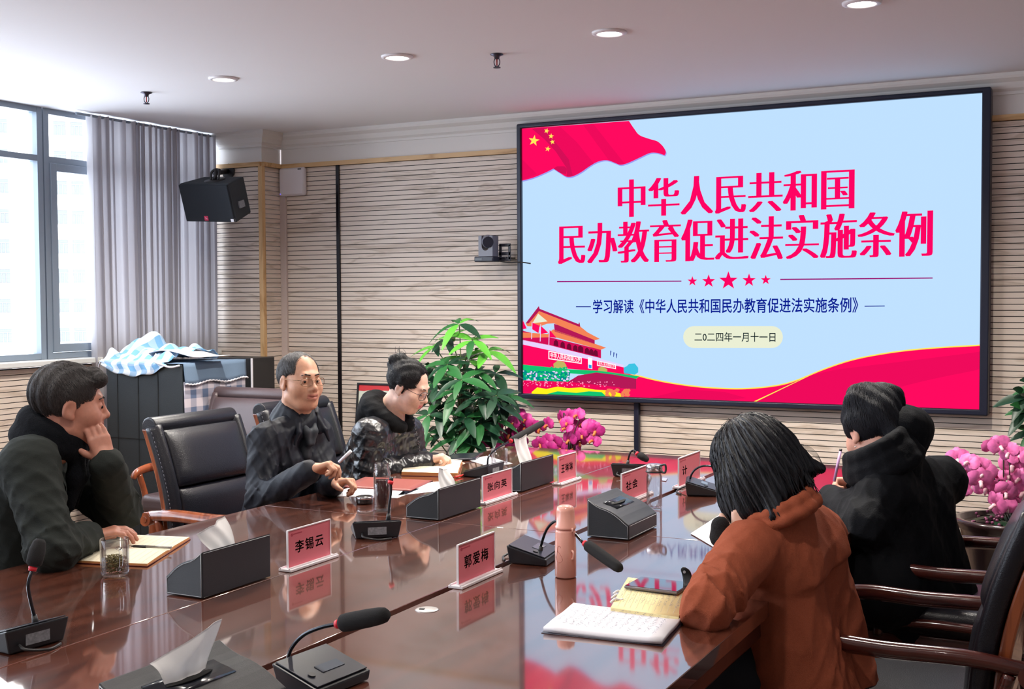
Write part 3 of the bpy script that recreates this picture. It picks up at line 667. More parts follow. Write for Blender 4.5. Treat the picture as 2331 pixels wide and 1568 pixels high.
def nc(p0, p1, *a, **k):
    a0 = pz(*p0, TOP); a1 = pz(*p1, TOP); name_card((a0.x+a1.x)/2, a0.y, a1.y, *a, **k)
nc((657, 1300), (750, 1268), '李锡云', 'pink name card with three black characters, between the leather tissue box and the tea bottle')
nc((1043, 1338), (1124, 1302), '郭爱梅', 'pink name card on a clear base beside the metal cable cover')
nc((1103, 1148), (1160, 1126), '张向英', 'pink name card between the two leather tissue boxes at mid table', h=.098)
nc((1270, 1104), (1311, 1091), '王琳琳', 'pink name card farthest from the camera, in the reflection of the screen', h=.11)
nc((1420, 1149), (1468, 1124), '社会', 'pink name card behind the clear bottle with a steel lid', h=.108)
nc((1549, 1112), (1588, 1091), '计', 'pink name card at far right, next to the orange coat woman\'s hair', h=.115)

# ------------------------------------------------------------------ drinks
gl = glass('clear_glass', (.96, .97, .98), .2); glt = glass('bottle_glass', (.97, .97, .97), .22)
tea = mat('tea_leaves', srgb(112, 98, 48), .7, var=(90, .5), bump=(160, .8)); teaw = mat('dark_tea', srgb(58, 20, 18), .12); steel = mat('brushed_steel', srgb(190, 190, 194), .22, 1.0)
q = pz(244, 1316, TOP); q.y += .03
t = thing('glass_mug', 'clear glass mug with tea leaves, next to the left tissue box', 'mug', q, -1.15)
mb = MB(); mb.lathe([(0, .004), (.036, .004), (.040, .012), (.041, .108), (.0395, .11), (.0375, .108), (.0365, .014), (.032, .01), (0, .01)]); mb.build('glass_body', gl, t)
mb = MB(); mb.tube([(.034, .022, .088), (.05, .036, .09), (.058, .042, .07), (.056, .04, .045), (.046, .032, .03), (.034, .022, .028)], .0055, 10); mb.build('handle', glt, t)
mb = MB(); rr = random.Random(3)
for i in range(300):
    a = rr.uniform(0, 6.28); r_ = .034*math.sqrt(rr.random()); z = rr.uniform(.013, .062-.35*abs(r_-.015)); b = rr.uniform(0, 6.28); l_ = rr.uniform(.006, .013)
    p = Vector((r_*math.cos(a), r_*math.sin(a), z)); d = Vector((math.cos(b), math.sin(b), rr.uniform(-.4, .4)))*l_
    for e in (p+d, p-d):
        if math.hypot(e.x, e.y) > .0345: d *= .3
    mb.tube([p-d, p+Vector((0, 0, .002)), p+d], .0012, 5, smooth=2)
o = mb.build('tea_leaves', tea, t); o['kind'] = 'stuff'
q = pz(867, 1162, TOP); q.y += .01
t = thing('tea_bottle', 'tall clear double-walled bottle of dark red tea standing without its lid', 'bottle', q)
mb = MB(); mb.lathe([(0, .002), (.031, .002), (.0325, .006), (.0325, .142), (.031, .148), (.028, .152), (.028, .176), (.026, .178), (.0255, .176), (.0255, .15), (.03, .14), (.0305, .01), (0, .008)]); mb.build('glass_body', glt, t)
mb = MB(); mb.lathe([(0, .012), (.025, .012), (.027, .018), (.027, .115), (0, .115)]); mb.build('tea', teaw, t)
mb = MB()
for z in (.158, .165, .172): mb.lathe([(.028, z-.002), (.0292, z), (.028, z+.002)])
mb.build('screw_thread', glt, t)
q = pz(830, 1146, TOP); t = thing('bottle_lid', 'round steel bottle lid lying upside on the table by the tea bottle', 'lid', q)
mb = MB(); mb.lathe([(0, .001), (.031, .001), (.033, .006), (.033, .026), (.03, .03), (0, .03)]); mb.build('cap', mat('dark_steel', srgb(70, 68, 68), .25, .9), t)
mb = MB(); mb.lathe([(.0332, .02), (.0345, .022), (.0345, .027), (.0325, .029)]); mb.build('rim', steel, t)
q = pz(1281, 1316, TOP); q.y += .02
pk = mat('flask_pink', srgb(236, 172, 156), .28, coat=.3)
t = thing('vacuum_flask', 'pale pink vacuum flask with a hanging strap, standing before the closed tissue box', 'flask', q, -.5)
mb = MB(); mb.lathe([(0, .001), (.029, .001), (.0305, .004), (.0305, .08), (.029, .13), (.0275, .138), (0, .138)]); mb.build('body', pk, t)
mb = MB(); mb.lathe([(.0, .1385), (.029, .1385), (.0305, .141), (.0305, .146), (.0265, .15), (.0262, .19), (.0235, .201), (.016, .2055), (0, .206)]); mb.build('cup_lid', pk, t)
mb = MB(); mb.box((.033, 0, .108), (.002, .009, .062), bev=.0008, M=Matrix.Rotation(-.05, 4, 'Y')); mb.tube([(.028, 0, .14), (.034, 0, .143), (.033, 0, .134)], .003, 6, smooth=3); mb.tube([(.03, 0, .08), (.037, 0, .075), (.0365, 0, .06), (.031, 0, .056)], .003, 6); mb.build('strap', mat('strap_pink', srgb(240, 184, 168), .4), t)
mb = MB()
def on(a, z): return (.0308*math.cos(a), .0308*math.sin(a), z)
mb.tube([on(-1.1, .088), on(-1.25, .094), on(-1.45, .09), on(-1.5, .08), on(-1.3, .074)], .0004, 4); mb.tube([on(-1.3, .074), on(-1.0, .062), on(-.95, .052), on(-1.3, .046), on(-1.6, .05)], .0004, 4); mb.tube([on(-1.5, .08), on(-1.6, .066), on(-1.62, .052)], .0004, 4)
mb.build('line_drawing', mat('flask_line', srgb(190, 112, 100), .6), t)
q = pz(1483, 1160, TOP); q.y += .03
t = thing('water_bottle', 'clear water bottle with a brushed steel lid and loop behind the closed tissue box', 'bottle', q)
mb = MB(); mb.lathe([(0, .002), (.028, .002), (.0295, .006), (.0295, .122), (.026, .13), (.026, .14), (.0245, .14), (.0245, .128), (.0275, .12), (.0275, .01), (0, .008)]); mb.build('glass_body', glt, t)
mb = MB(); mb.lathe([(0, .138), (.029, .138), (.031, .14), (.031, .163), (.028, .168), (0, .168)]); mb.build('lid', steel, t)
mb = MB(); mb.tube([(.028, -.005, .165), (.046, -.01, .17), (.05, -.01, .155), (.046, -.01, .14), (.03, -.005, .14)], .004, 8); mb.lathe([(.0312, .137), (.033, .139), (.033, .142), (.031, .143)]); mb.build('carry_loop', blk, t)
q = pz(1128, 1062, TOP); q.y += .04
t = thing('glass_mug', 'empty clear glass mug behind the far microphone, by the tissue', 'mug', q, 2.6)
mb = MB(); mb.lathe([(0, .003), (.036, .003), (.04, .012), (.041, .078), (.0395, .08), (.0375, .078), (.0365, .014), (0, .01)]); mb.build('glass_body', gl, t)
mb = MB(); mb.tube([(.038, 0, .066), (.056, 0, .066), (.06, 0, .045), (.054, 0, .022), (.038, 0, .018)], .0055, 10); mb.build('handle', glt, t)
q = pz(1911, 1142, TOP+.0)
t = thing('glass_cup', 'small square clear cup beside the writing hand of the man in black', 'cup', q, .2)
mb = MB(); mb.box((0, 0, .03), (.058, .058, .056), bev=.006); mb.build('glass_body', gl, t)
mb = MB(); mb.box((0, 0, .0585), (.062, .062, .005), bev=.002); mb.build('rim', glt, t)

# ------------------------------------------------------------------ paper things
paper = mat('white_paper', srgb(236, 234, 240), .85); cream = mat('cream_paper', srgb(242, 232, 206), .85); yel = mat('yellowed_page', srgb(240, 224, 168), .85)
pen_ink = mat('pen_writing', srgb(70, 74, 104), .8); rulem = mat('ruled_line', srgb(196, 184, 160), .85); brown = mat('brown_cover', srgb(120, 52, 40), .5, bump=(400, .2)); orangem = mat('page_edge_orange', srgb(214, 150, 90), .7)
def quad_frame(p):
    a, b, d = [pz(*q, TOP) for q in p]; return a, (b-a), (d-a)
def scribble(mb, o, ux, uy, lines, x0, x1, y0, y1, h, seed, z, dens=.0035, wid=.0005):
    rr = random.Random(seed); lx = ux.length; ly = uy.length; ex = ux.normalized(); ey = uy.normalized()
    for k in range(lines):
        yy = (y0+(y1-y0)*k/max(lines-1, 1))*ly; x = x0*lx+rr.uniform(0, .06)*lx; end = (x1-rr.choice([0, 0, .05, .25])*rr.random())*lx
        while x < end:
            n = rr.randint(2, 4); px0 = x
            for s_ in range(n):
                a = Vector((px0+rr.uniform(0, dens), yy+rr.uniform(-.5, .5)*h)); b = a+Vector((rr.uniform(-.4, 1)*dens*1.2, rr.uniform(-.9, .9)*h)); d = (b-a)
                if d.length < 1e-5: continue
                w = Vector((-d.y, d.x)).normalized()*wid
                pts = [a+w, a-w, b-w, b+w]; mb.add([tuple(o+ex*p.x+ey*p.y+Vector((0, 0, z))) for p in pts], [(0, 1, 2, 3)])
            x += dens*rr.uniform(1.1, 1.7)
def sheet(name, p, m, label, cat, z=.0006, th=.0004, curl=0, lines=0, seed=1, group=None, dens=.004, ink=None):
    o, ux, uy = quad_frame(p); t = thing(name, label, cat, o, 0, group)
    mb = MB(); mb.grid(lambda u, v: ux*u+uy*v+Vector((0, 0, z+curl*(abs(u-.5)*2)**3*.5+curl*.3*math.sin(v*5)**2)), 8, 8, th=th); mb.build('page', m, t)
    if lines:
        mb = MB(); scribble(mb, Vector((0, 0, 0)), ux, uy, lines, .08, .92, .1, .9, uy.length/lines*.4, seed, z+curl+.0008, dens); mb.build('print', ink or pen_ink, t, fix=False)
    return t
def open_book(name, p, th, m, edge, cover, label, split=.5, ruled=14, writing=None, seed=1):
    """p: px of three corners (near-left, near-right, far-left); pages split across u (ux) """
    o, ux, uy = quad_frame(p); t = thing(name, label, 'notebook', o)
    mb = MB(); mb.grid(lambda u, v: ux*(u*1.02-.01)+uy*(v*1.02-.01)+Vector((0, 0, .001)), 2, 2, th=-.002); mb.build('cover', cover, t)
    def zt(v): d = abs(v-split)/max(split, 1-split); return .003+th*(1-.35*d*d)*(1-.55*math.exp(-(v-split)**2/.0012))
    for k, (a, b) in enumerate(((0, split), (split, 1))):
        mb = MB(); n = 10
        mb.grid(lambda u, v: ux*u+uy*(a+(b-a)*v)+Vector((0, 0, zt(a+(b-a)*v))), 2, n)
        s0 = [ux*q+uy*(a+(b-a)*j/n)+Vector((0, 0, z)) for q in (0, 1) for j in range(n+1) for z in (.003, zt(a+(b-a)*j/n))]
        for q in range(2):
            for j in range(n):
                i = q*2*(n+1)+2*j; mb.add([s0[i], s0[i+1], s0[i+3], s0[i+2]], [(0, 1, 2, 3)], 1)
        e = (0 if k == 0 else 1)
        mb.add([uy*e+Vector((0, 0, .003)), ux+uy*e+Vector((0, 0, .003)), ux+uy*e+Vector((0, 0, zt(e))), uy*e+Vector((0, 0, zt(e)))], [(0, 1, 2, 3)], 1)
        pg = mb.build('pages', [m, edge], t)
        if ruled:
            mb = MB()
            for j in range(1, ruled):
                f_ = j/ruled
                v0, v1 = a+(b-a)*.05, a+(b-a)*.95
                for i in range(6):
                    va, vb = v0+(v1-v0)*i/6, v0+(v1-v0)*(i+1)/6
                    q0 = ux*f_+uy*va+Vector((0, 0, zt(va)+.0006)); q1 = ux*f_+uy*vb+Vector((0, 0, zt(vb)+.0006)); w = ux.normalized()*.0004
                    mb.add([q0-w, q0+w, q1+w, q1-w], [(0, 1, 2, 3)])
            mb.build('ruled_lines', rulem, pg, fix=False)
        if writing and k in writing:
            mb = MB(); scribble(mb, Vector((0, 0, 0)), uy, ux, ruled, a+(b-a)*.08, a+(b-a)*.9, .08, .94, ux.length/ruled*.3, seed+k, th+.0042, .005, .0004); mb.build('handwriting', pen_ink, pg, fix=False)
    return t
open_book('notebook', [(155, 1281), (335, 1290), (268, 1221)], .009, cream, orangem, brown, 'open lined notebook with brown cover and a pen, before the man resting his cheek', ruled=12)
def pen(p0, p1, z, r, label, m1, m2, group='pens on the table'):
    a = pz(*p0, TOP+z); b = pz(*p1, TOP+z); t = thing('pen', label, 'pen', a, 0, group); d = b-a
    mb = MB(); mb.cyl((0, 0, 0), d*.62, r); mb.build('barrel', m1, t); mb = MB(); mb.cyl(d*.62, d*.93, r*1.12, r); mb.build('cap', m2, t); mb = MB(); mb.cyl(d*.93, d, r*.9, r*.25); mb.build('tip', m2, t)
pen((390, 1246), (298, 1243), .017, .0042, 'black and silver pen lying on the left open notebook', mat('pen_silver', srgb(170, 168, 164), .3, .6), blk)
open_book('notebook', [(914, 1083), (1042, 1086), (934, 1052)], .02, cream, orangem, brown, 'thick open cream notebook before the woman in the black puffer jacket', ruled=10, split=.45)
t = pz(1058, 1080, TOP); pen((1036, 1086), (1070, 1078), .006, .005, 'red pen beside the thick cream notebook', mat('pen_red', srgb(220, 60, 50), .35), mat('pen_red2', srgb(200, 40, 40), .3))
sheet('folder', [(776, 1110), (934, 1119), (832, 1088)], mat('folder_brown', srgb(146, 78, 72), .4), 'red-brown document folder lying before the man in glasses', 'folder', z=.006, th=.005)
sheet('paper_sheet', [(742, 1129), (905, 1134), (800, 1108)], paper, 'white paper sheet under the red-brown folder, by the clasped hands', 'paper', z=.0012, lines=9, seed=4, dens=.005)
sheet('paper_sheet', [(905, 1128), (1000, 1118), (935, 1103)], paper, 'white paper sheet behind the tissue box and tea bottle', 'paper', z=.0012, lines=7, seed=5, dens=.005)
sheet('paper_sheet', [(1062, 1046), (1120, 1064), (1108, 1038)], paper, 'white paper sheet by the empty glass mug', 'paper', z=.0012)
sheet('tablet', [(1008, 1052), (1082, 1048), (1030, 1038)], mat('tablet_dark', srgb(34, 36, 46), .2), 'dark tablet under the hand of the woman in the puffer jacket', 'tablet', z=.012, th=.009)
open_book('notebook', [(1390, 1402), (1545, 1424), (1434, 1332)], .028, yel, yel, mat('dark_cover', srgb(30, 26, 30), .5), 'thick yellowed notebook full of handwriting beside the orange sleeve', split=.985, ruled=11, writing=(0,), seed=11)
t = sheet('notepad', [(1237, 1441), (1506, 1471), (1306, 1386)], paper, 'white notepad with handwritten lines in front of the orange coat woman', 'notepad', z=.012, th=.010, curl=.006)
o, ux, uy = quad_frame([(1237, 1441), (1506, 1471), (1306, 1386)])
mb = MB(); scribble(mb, Vector((0, 0, 0)), uy, ux, 13, .1, .93, .06, .9, ux.length/13*.3, 21, .0195, .006, .00045); mb.build('handwriting', pen_ink, t, fix=False)
mb = MB(); mb.grid(lambda u, v: ux*(u*1.03-.015)+uy*(v*1.03-.015)+Vector((0, 0, .0004)), 2, 2, th=-.0012); mb.build('cover', mat('pad_cover', srgb(44, 34, 48), .5), t)
# phone lying on the yellow notebook
a = pz(1420, 1336, TOP+.036); b = pz(1550, 1352, TOP+.036); c_ = pz(1443, 1314, TOP+.036)
t = thing('phone', 'phone lying face up at the top of the yellowed notebook', 'phone', a); ux = b-a; uy = c_-a; ux *= .94
Mp = frame((0, 0, 0), ux, uy); L_, W_ = ux.length, uy.length
mb = MB(); mb.box((L_/2, W_/2, 0), (L_, W_, .0085), bev=.0035, seg=3, M=Mp); mb.build('case', mat('phone_edge', srgb(120, 112, 116), .3, .5), t)
mb = MB(); mb.box((L_/2, W_/2, .0045), (L_-.006, W_-.006, .001), M=Mp); mb.build('screen', mat('phone_glass', (.01, .012, .016), .03, coat=1), t)
sp_ = py_(1566, 1335, pz(1566, 1340, TOP+.03).y)
t = thing('strap_clasp', 'black strap with a snap button sticking up beside the phone', 'strap', (sp_.x, sp_.y, TOP+.03))
mb = MB(); mb.grid(lambda u, v: ((u-.5)*.026*(1 if v < .75 else math.sqrt(max(.05, 1-((v-.75)*4)**2)))-.012*v, .012*math.sin(v*3), .055*v), 6, 10, th=.002); mb.build('band', blk, t)
mb = MB(); mb.cyl((-.01, .004, .043), (-.01, .0, .0435), .004); mb.build('snap', steel, t)
for i, (a, b) in enumerate((((1392, 1362), (1412, 1356)), ((1396, 1352), (1416, 1348)), ((1390, 1371), (1410, 1366)))):
    p = pz(*a, TOP+.01+.006*i); q = pz(*b, TOP+.012+.006*i); mb = MB(); mb.tube([p, (p+q)/2+Vector((0, 0, .006)), q, q+(q-p)*.4], .0035, 6)
    tag(mb.build('paper_clip', paper), ['lowest', 'middle', 'uppermost'][i]+' of three white clips at the edge of the yellowed notebook', 'clip', 'white clips on the notebook')
sheet('paper_sheet', [(1572, 1216), (1650, 1262), (1640, 1172)], mat('lilac_paper', srgb(226, 218, 226), .8), 'pale sheet of paper beside the orange coat woman\'s face', 'paper', z=.003)
sheet('paper_sheet', [(1590, 1204), (1622, 1212), (1618, 1190)], mat('blue_print', srgb(150, 190, 224), .4), 'small blue printed slip at the top of the pale sheet', 'paper', z=.002, lines=4, dens=.006, ink=blk)
sheet('plastic_card', [(1502, 1094), (1516, 1096), (1506, 1088)], mat('grey_plastic', srgb(150, 160, 186), .2), 'small grey plastic card behind the clear water bottle', 'card', z=.004, th=.003)

# ------------------------------------------------------------------ wall fittings
apm = mat('router_white', srgb(222, 216, 218), .4)
q0 = py_(633, 447, YF-.05); q1 = py_(690, 379, YF-.05)
t = thing('wifi_router', 'white rounded wireless router box fixed high on the slatted wall beside the column', 'router', ((q0.x+q1.x)/2, YF-.022, (q0.z+q1.z)/2))
mb = MB(); mb.box((0, 0, 0), (q1.x-q0.x, .042, q1.z-q0.z), bev=.018, seg=4); mb.build('housing', apm, t)
mb = MB(); mb.box((0, -.017, 0), (q1.x-q0.x-.02, .012, q1.z-q0.z-.02), bev=.005); mb.build('front_cover', mat('router_front', srgb(230, 224, 226), .35), t)
mb = MB(); mb.cyl((-.095, -.0235, -.085), (-.095, -.0215, -.085), .005); mb.build('status_light', emis('led_violet', srgb(120, 110, 220), 1), t)
mb = MB(); mb.box((.075, -.0235, .085), (.03, .001, .008)); mb.build('logo', micm, t)
q = py_(645, 450, YF-.01); mb = MB(); mb.box((q.x, YF-.011, 1.2), (.05, .022, 2.14+.1), bev=.003); tag(mb.build('cable_duct', mat('duct', srgb(206, 190, 182), .5)), 'pale vertical cable duct running down from the router', 'cable duct')
# camera
q = py_(1112, 590, 6.75); t = thing('video_camera', 'black conference video camera on a wall bracket left of the screen', 'camera', (q.x, 6.75, q.z))
pc = mat('camera_black', srgb(44, 46, 58), .35); pg = mat('camera_grey', srgb(120, 122, 134), .35)
mb = MB(); mb.box((-.01, 0, 0), (.135, .1, .035), bev=.006); mb.build('base', pc, t)
mb = MB(); mb.box((-.045, -.0505, 0), (.05, .002, .012)); mb.build('logo_panel', mat('camera_panel', srgb(20, 20, 26), .15), t)
mb = MB(); poly = [(-.055, .0), (.055, .0), (.055, .13), (.03, .13)]+[(.03*math.cos(a), .08+.03*-math.sin(a)-.015) for a in np.linspace(0, pi, 9)]+[(-.03, .13), (-.055, .13)]
mb.prism([(x*.92, z+.018) for x, z in poly], .08, frame((0, .04, 0), (1, 0, 0), (0, 0, 1))); mb.build('yoke', pg, t)
def sph(mb, c, r, n=20, mi=0, sq=(1, 1, 1)):
    pr = [(r*math.sin(a), -r*math.cos(a)) for a in np.linspace(0, pi, n//2+1)]
    k = MB(); k.lathe(pr, n=n); mb.add([(c[0]+x*sq[0], c[1]+y*sq[1], c[2]+z*sq[2]) for x, y, z in k.v], k.f, mi, True); return mb
mb = MB(); sph(mb, (0, -.005, .112), .044); mb.build('head', pg, t)
mb = MB(); mb.cyl((.013, -.028, .108), (.028, -.055, .106), .036, .034); mb.build('lens', mat('lens_glass', (.01, .012, .03), .08, coat=1), t)
mb = MB(); ring = [(.042*math.cos(a), .042*math.sin(a)) for a in np.linspace(0, 2*pi, 25)[:-1]]
mb.box((.085, .06, .035), (.085, .006, .022), bev=.002); mb.box((.12, .06, .045), (.018, .006, .1), bev=.003); mb.box((.055, .06, .045), (.02, .006, .1), bev=.003); mb.box((.0875, .06, .09), (.083, .006, .02), bev=.003); mb.box((.088, .06, .002), (.083, .006, .03), bev=.003); mb.box((.04, .115, .01), (.12, .13, .006)); mb.build('bracket', pc, t)
mb = MB(); mb.tube([(.05, .03, -.01), (.12, .05, -.022), (.19, .06, -.02), (.26, .08, -.03)], .004, 8); mb.build('cable', blk, t)
# loudspeaker on the column
t = thing('loudspeaker', 'black tilted loudspeaker mounted high on the column in front of the curtain', 'loudspeaker', (0, 0, 0))
spm = mat('speaker_cabinet', srgb(42, 48, 54), .75, bump=(500, .3)); spg = mat('speaker_grille', srgb(30, 36, 44), .8, bump=(1200, .6))
fc = py_(472, 462, 6.12); Ms = Matrix.Translation(fc) @ Matrix.Rotation(rad(-4), 4, 'Z') @ Matrix.Rotation(rad(19), 4, 'X') @ Matrix.Rotation(rad(3), 4, 'Y')
w, h, d = .44, .262, .2; iw = .045
v = [(-w/2, 0, -h/2), (w/2, 0, -h/2), (w/2, 0, h/2), (-w/2, 0, h/2), (-w/2+iw, d, -h/2+.01), (w/2-iw, d, -h/2+.01), (w/2-iw, d, h/2-.004), (-w/2+iw, d, h/2-.004)]
mb = MB(); mb.add(v, [(0, 1, 2, 3), (4, 7, 6, 5), (0, 4, 5, 1), (1, 5, 6, 2), (2, 6, 7, 3), (3, 7, 4, 0)], M=Ms); o = mb.build('cabinet', spm, t); b = o.modifiers.new('b', 'BEVEL'); b.width = .01; b.segments = 2
mb = MB(); mb.box((0, -.006, 0), (w-.012, .014, h-.012), bev=.006, M=Ms); mb.build('grille', spg, t)
mb = MB(); mb.box((-.025, -.0135, -.1), (.034, .002, .03), M=Ms); mb.build('badge', mat('badge_red', srgb(206, 50, 90), .4), t)
mb = MB(); mb.box((-.025, -.0148, -.1), (.02, .001, .006), M=Ms @ Matrix.Translation((-.025, 0, -.1)) @ Matrix.Rotation(.5, 4, 'Y') @ Matrix.Translation((.025, 0, .1))); mb.build('badge_mark', mat('badge_white', srgb(240, 170, 190), .5), t)
mb = MB(); mb.box((.2, -.006, -.112), (.024, .016, .02), M=Ms); mb.build('sticker', paper, t)
mb = MB(); mb.box((.197, .09, -.03), (.012, .05, .045), M=Ms @ Matrix.Translation((.013, 0, 0)) @ Matrix.Rotation(0, 4, 'Z')); mb.build('rating_label', labm, t)
pl = py_(519, 390, CY-.012)
mb = MB(); mb.cyl((pl.x, CY-.001, pl.z), (pl.x, CY-.014, pl.z), .055, n=10); tp = Ms @ Vector((.02, .09, h/2+.002))
mb.cyl((pl.x, CY-.01, pl.z), (pl.x-.03, CY-.12, pl.z-.02), .018); mb.cyl((pl.x-.03, CY-.12, pl.z-.02), (tp.x+.02, tp.y+.02, tp.z+.06), .016, .014)
mb.tube([tp+Vector((-.03, 0, 0)), tp+Vector((-.035, .01, .05)), tp+Vector((.0, .02, .07)), tp+Vector((.03, .01, .05)), tp+Vector((.03, 0, 0))], .008, 8); mb.cyl(tp, tp+Vector((0, .02, .07)), .012)
k = MB(); k.lathe([(0, 0), (.07, 0), (.07, .006), (0, .006)]); mb.add(k.v, k.f, 0, True, Ms @ Matrix.Translation((.02, .09, h/2-.003)))
mb.build('bracket', blk, t)
# framed poster leaning on the wall
p = [py_(816, 870, 6.86), py_(810, 965, 6.82)]; pw = .30; ph = p[0].z-p[1].z
t = thing('framed_poster', 'black framed poster with red top and orange roofs behind the woman in the puffer jacket', 'poster', (p[1].x, 6.82, p[1].z), 0)
Mt = Matrix.Rotation(rad(-6), 4, 'X')
mb = MB()
for a, b, c_, d in ((0, pw, 0, .012), (0, pw, ph-.012, ph), (0, .012, .012, ph-.012), (pw-.012, pw, .012, ph-.012)): mb.box(((a+b)/2, 0, (c_+d)/2), (b-a, .018, d-c_), M=Mt)
mb.build('frame', blk, t)
mb = MB(); mb.box((pw/2, .004, ph/2), (pw-.02, .006, ph-.02), M=Mt); pp = mb.build('poster_sheet', mat('poster_cream', srgb(222, 228, 212), .4), t)
def ps(name, pts, m, k): mb = MB(); mb.add([(.012+x*(pw-.024), -.0004*k, .012+z*(ph-.024)) for x, z in pts], [tuple(range(len(pts)))], M=Mt); mb.build(name, m, pp, fix=False)
ps('red_band', [(0, 1), (1, 1), (1, .86), (.7, .86), (.5, .82), (.3, .86), (.15, .83), (0, .84)], mat('poster_red', srgb(216, 60, 66), .4), 1)
ps('roofs', [(0, .1), (0, .22), (.14, .32), (.3, .27), (.6, .2), (.8, .16), (.8, .1)], mat('poster_orange', srgb(232, 110, 50), .4), 1)
ps('red_wall', [(0, .05), (0, .16), (.8, .12), (.8, .05)], mat('poster_wall', srgb(206, 50, 40), .4), 2)
ps('greenery', [(0, .02), (0, .08), (.8, .07), (.8, .02)], mat('poster_green', srgb(130, 150, 40), .4), 3)
mb = MB(); mb.tube([(pw/2-.02, .03, 0), (pw/2-.12, -.02, -p[1].z+.01)], .012, 8, smooth=0); mb.tube([(pw/2+.02, .03, 0), (pw/2+.12, -.02, -p[1].z+.01)], .012, 8, smooth=0); mb.box((pw/2, 0, -.014), (pw*.9, .05, .02)); mb.build('easel_leg', blk, t)

# ------------------------------------------------------------------ cabinet with gingham cloth by the window
cabm = mat('cabinet_dark', srgb(27, 34, 38), .7, bump=(300, .3))
c0 = py_(240, 817, 5.3); c1 = py_(415, 835, 5.3); X0, X1, Y0, Y1, ZT = c0.x, c1.x, 5.3, 5.83, 1.168
t = thing('cabinet', 'tall dark cabinet with vertical grooves beside the curtain', 'cabinet', ((X0+X1)/2, (Y0+Y1)/2, 0))
mb = MB(); wC = X1-X0; dC = Y1-Y0
mb.box((0, 0, ZT/2), (wC, dC, ZT), bev=.008)
o = mb.build('carcass', cabm, t)
mb = MB()
for px in (268, 315, 360): x = py_(px, 900, 5.3).x-(X0+X1)/2; mb.box((x, -dC/2, ZT/2), (.006, .004, ZT-.05))
mb.box((0, -dC/2, .72), (wC-.02, .004, .006)); mb.build('groove', slotm, t)
mb = MB(); k = MB(); k.cyl((.17, -dC/2-.02, .55), (.17, -dC/2, .55), .012); k.build('handle', steel, t)
def gingham(name, c0, c1, pitch, ax):
    if name in MATS: return MATS[name]
    M = bpy.data.materials.new(name); M.use_nodes = True; nt = M.node_tree; b = nt.nodes['Principled BSDF']; b.inputs['Roughness'].default_value = .85
    tc = nt.nodes.new('ShaderNodeTexCoord'); sx = nt.nodes.new('ShaderNodeSeparateXYZ'); nt.links.new(tc.outputs['UV'], sx.inputs[0]); outs = []
    for a in (0, 1):
        m1 = nt.nodes.new('ShaderNodeMath'); m1.operation = 'MULTIPLY'; m1.inputs[1].default_value = 1/pitch
        m2 = nt.nodes.new('ShaderNodeMath'); m2.operation = 'FRACT'; m3 = nt.nodes.new('ShaderNodeMath'); m3.operation = 'GREATER_THAN'; m3.inputs[1].default_value = .5
        nt.links.new(sx.outputs[a], m1.inputs[0]); nt.links.new(m1.outputs[0], m2.inputs[0]); nt.links.new(m2.outputs[0], m3.inputs[0]); outs.append(m3)
    m4 = nt.nodes.new('ShaderNodeMath'); m4.operation = 'MULTIPLY_ADD'; m4.inputs[1].default_value = ax; nt.links.new(outs[0].outputs[0], m4.inputs[0])
    m5 = nt.nodes.new('ShaderNodeMath'); m5.operation = 'MULTIPLY'; m5.inputs[1].default_value = 1-ax; nt.links.new(outs[1].outputs[0], m5.inputs[0]); nt.links.new(m5.outputs[0], m4.inputs[2])
    mx = nt.nodes.new('ShaderNodeMix'); mx.data_type = 'RGBA'; mx.inputs[6].default_value = tuple(c0)+(1,); mx.inputs[7].default_value = tuple(c1)+(1,)
    nt.links.new(m4.outputs[0], mx.inputs[0]); nt.links.new(mx.outputs[2], b.inputs['Base Color']); MATS[name] = M; return M
def cloth_grid(fn, nu, nv, su, sv, name, m, parent, th=.002):
    mb = MB(); mb.grid(fn, nu, nv); me = mb.mesh(name, m, False); uv = me.uv_layers.new(name='uv'); q = nv+1
    for lp_ in me.loops: i = lp_.vertex_index; uv.data[lp_.index].uv = (i//q/nu*su, i % q/nv*sv)
    o = bpy.data.objects.new(name, me); COL.objects.link(o); o.parent = parent
    s = o.modifiers.new('s', 'SOLIDIFY'); s.thickness = th; s.offset = 0; return o
gb = gingham('gingham_blue_white', srgb(216, 222, 228), srgb(108, 160, 200), .11, .7); gk = gingham('gingham_slate', srgb(206, 198, 206), srgb(96, 112, 142), .1, .5)
slate = mat('slate_blue_cloth', srgb(104, 126, 150), .85, bump=(300, .2))
t = thing('cabinet_cover', 'slate blue cloth cover with lace trim and gingham skirt on the dark cabinet', 'cover', ((X0+X1)/2, (Y0+Y1)/2, 0))
hw = wC/2+.006
cloth_grid(lambda u, v: (-hw*.2+(hw*1.2+.004)*u, -dC/2+(dC+.01)*v, ZT+.004+.006*math.sin(u*9+v*6)*.3), 8, 8, .5, .5, 'top_panel', slate, t)
cloth_grid(lambda u, v: (hw+.006+.012*v*(1+.6*math.sin(u*17)), -dC/2-.004+(dC+.02)*u, ZT+.006-.115*v-.008*math.sin(u*12)*v), 26, 5, .5, .1, 'valance', slate, t)
cloth_grid(lambda u, v: (hw+.004+.01*(1+math.sin(u*26))*v, -dC/2+(dC+.01)*u, ZT-.1-.75*v), 50, 8, .53, .75, 'skirt', gk, t)
mb = MB(); mb.tube([(hw+.022, -dC/2-.004+(dC+.02)*i/40, ZT-.112-.008*math.sin(i/40*12)+.004*(i % 2)) for i in range(41)], .0055, 6, smooth=0); mb.build('lace_trim', paper, t)
t = thing('gingham_cloth', 'crumpled blue and white gingham cloth lying on top of the dark cabinet', 'cloth', ((X0+X1)/2, (Y0+Y1)/2, ZT))
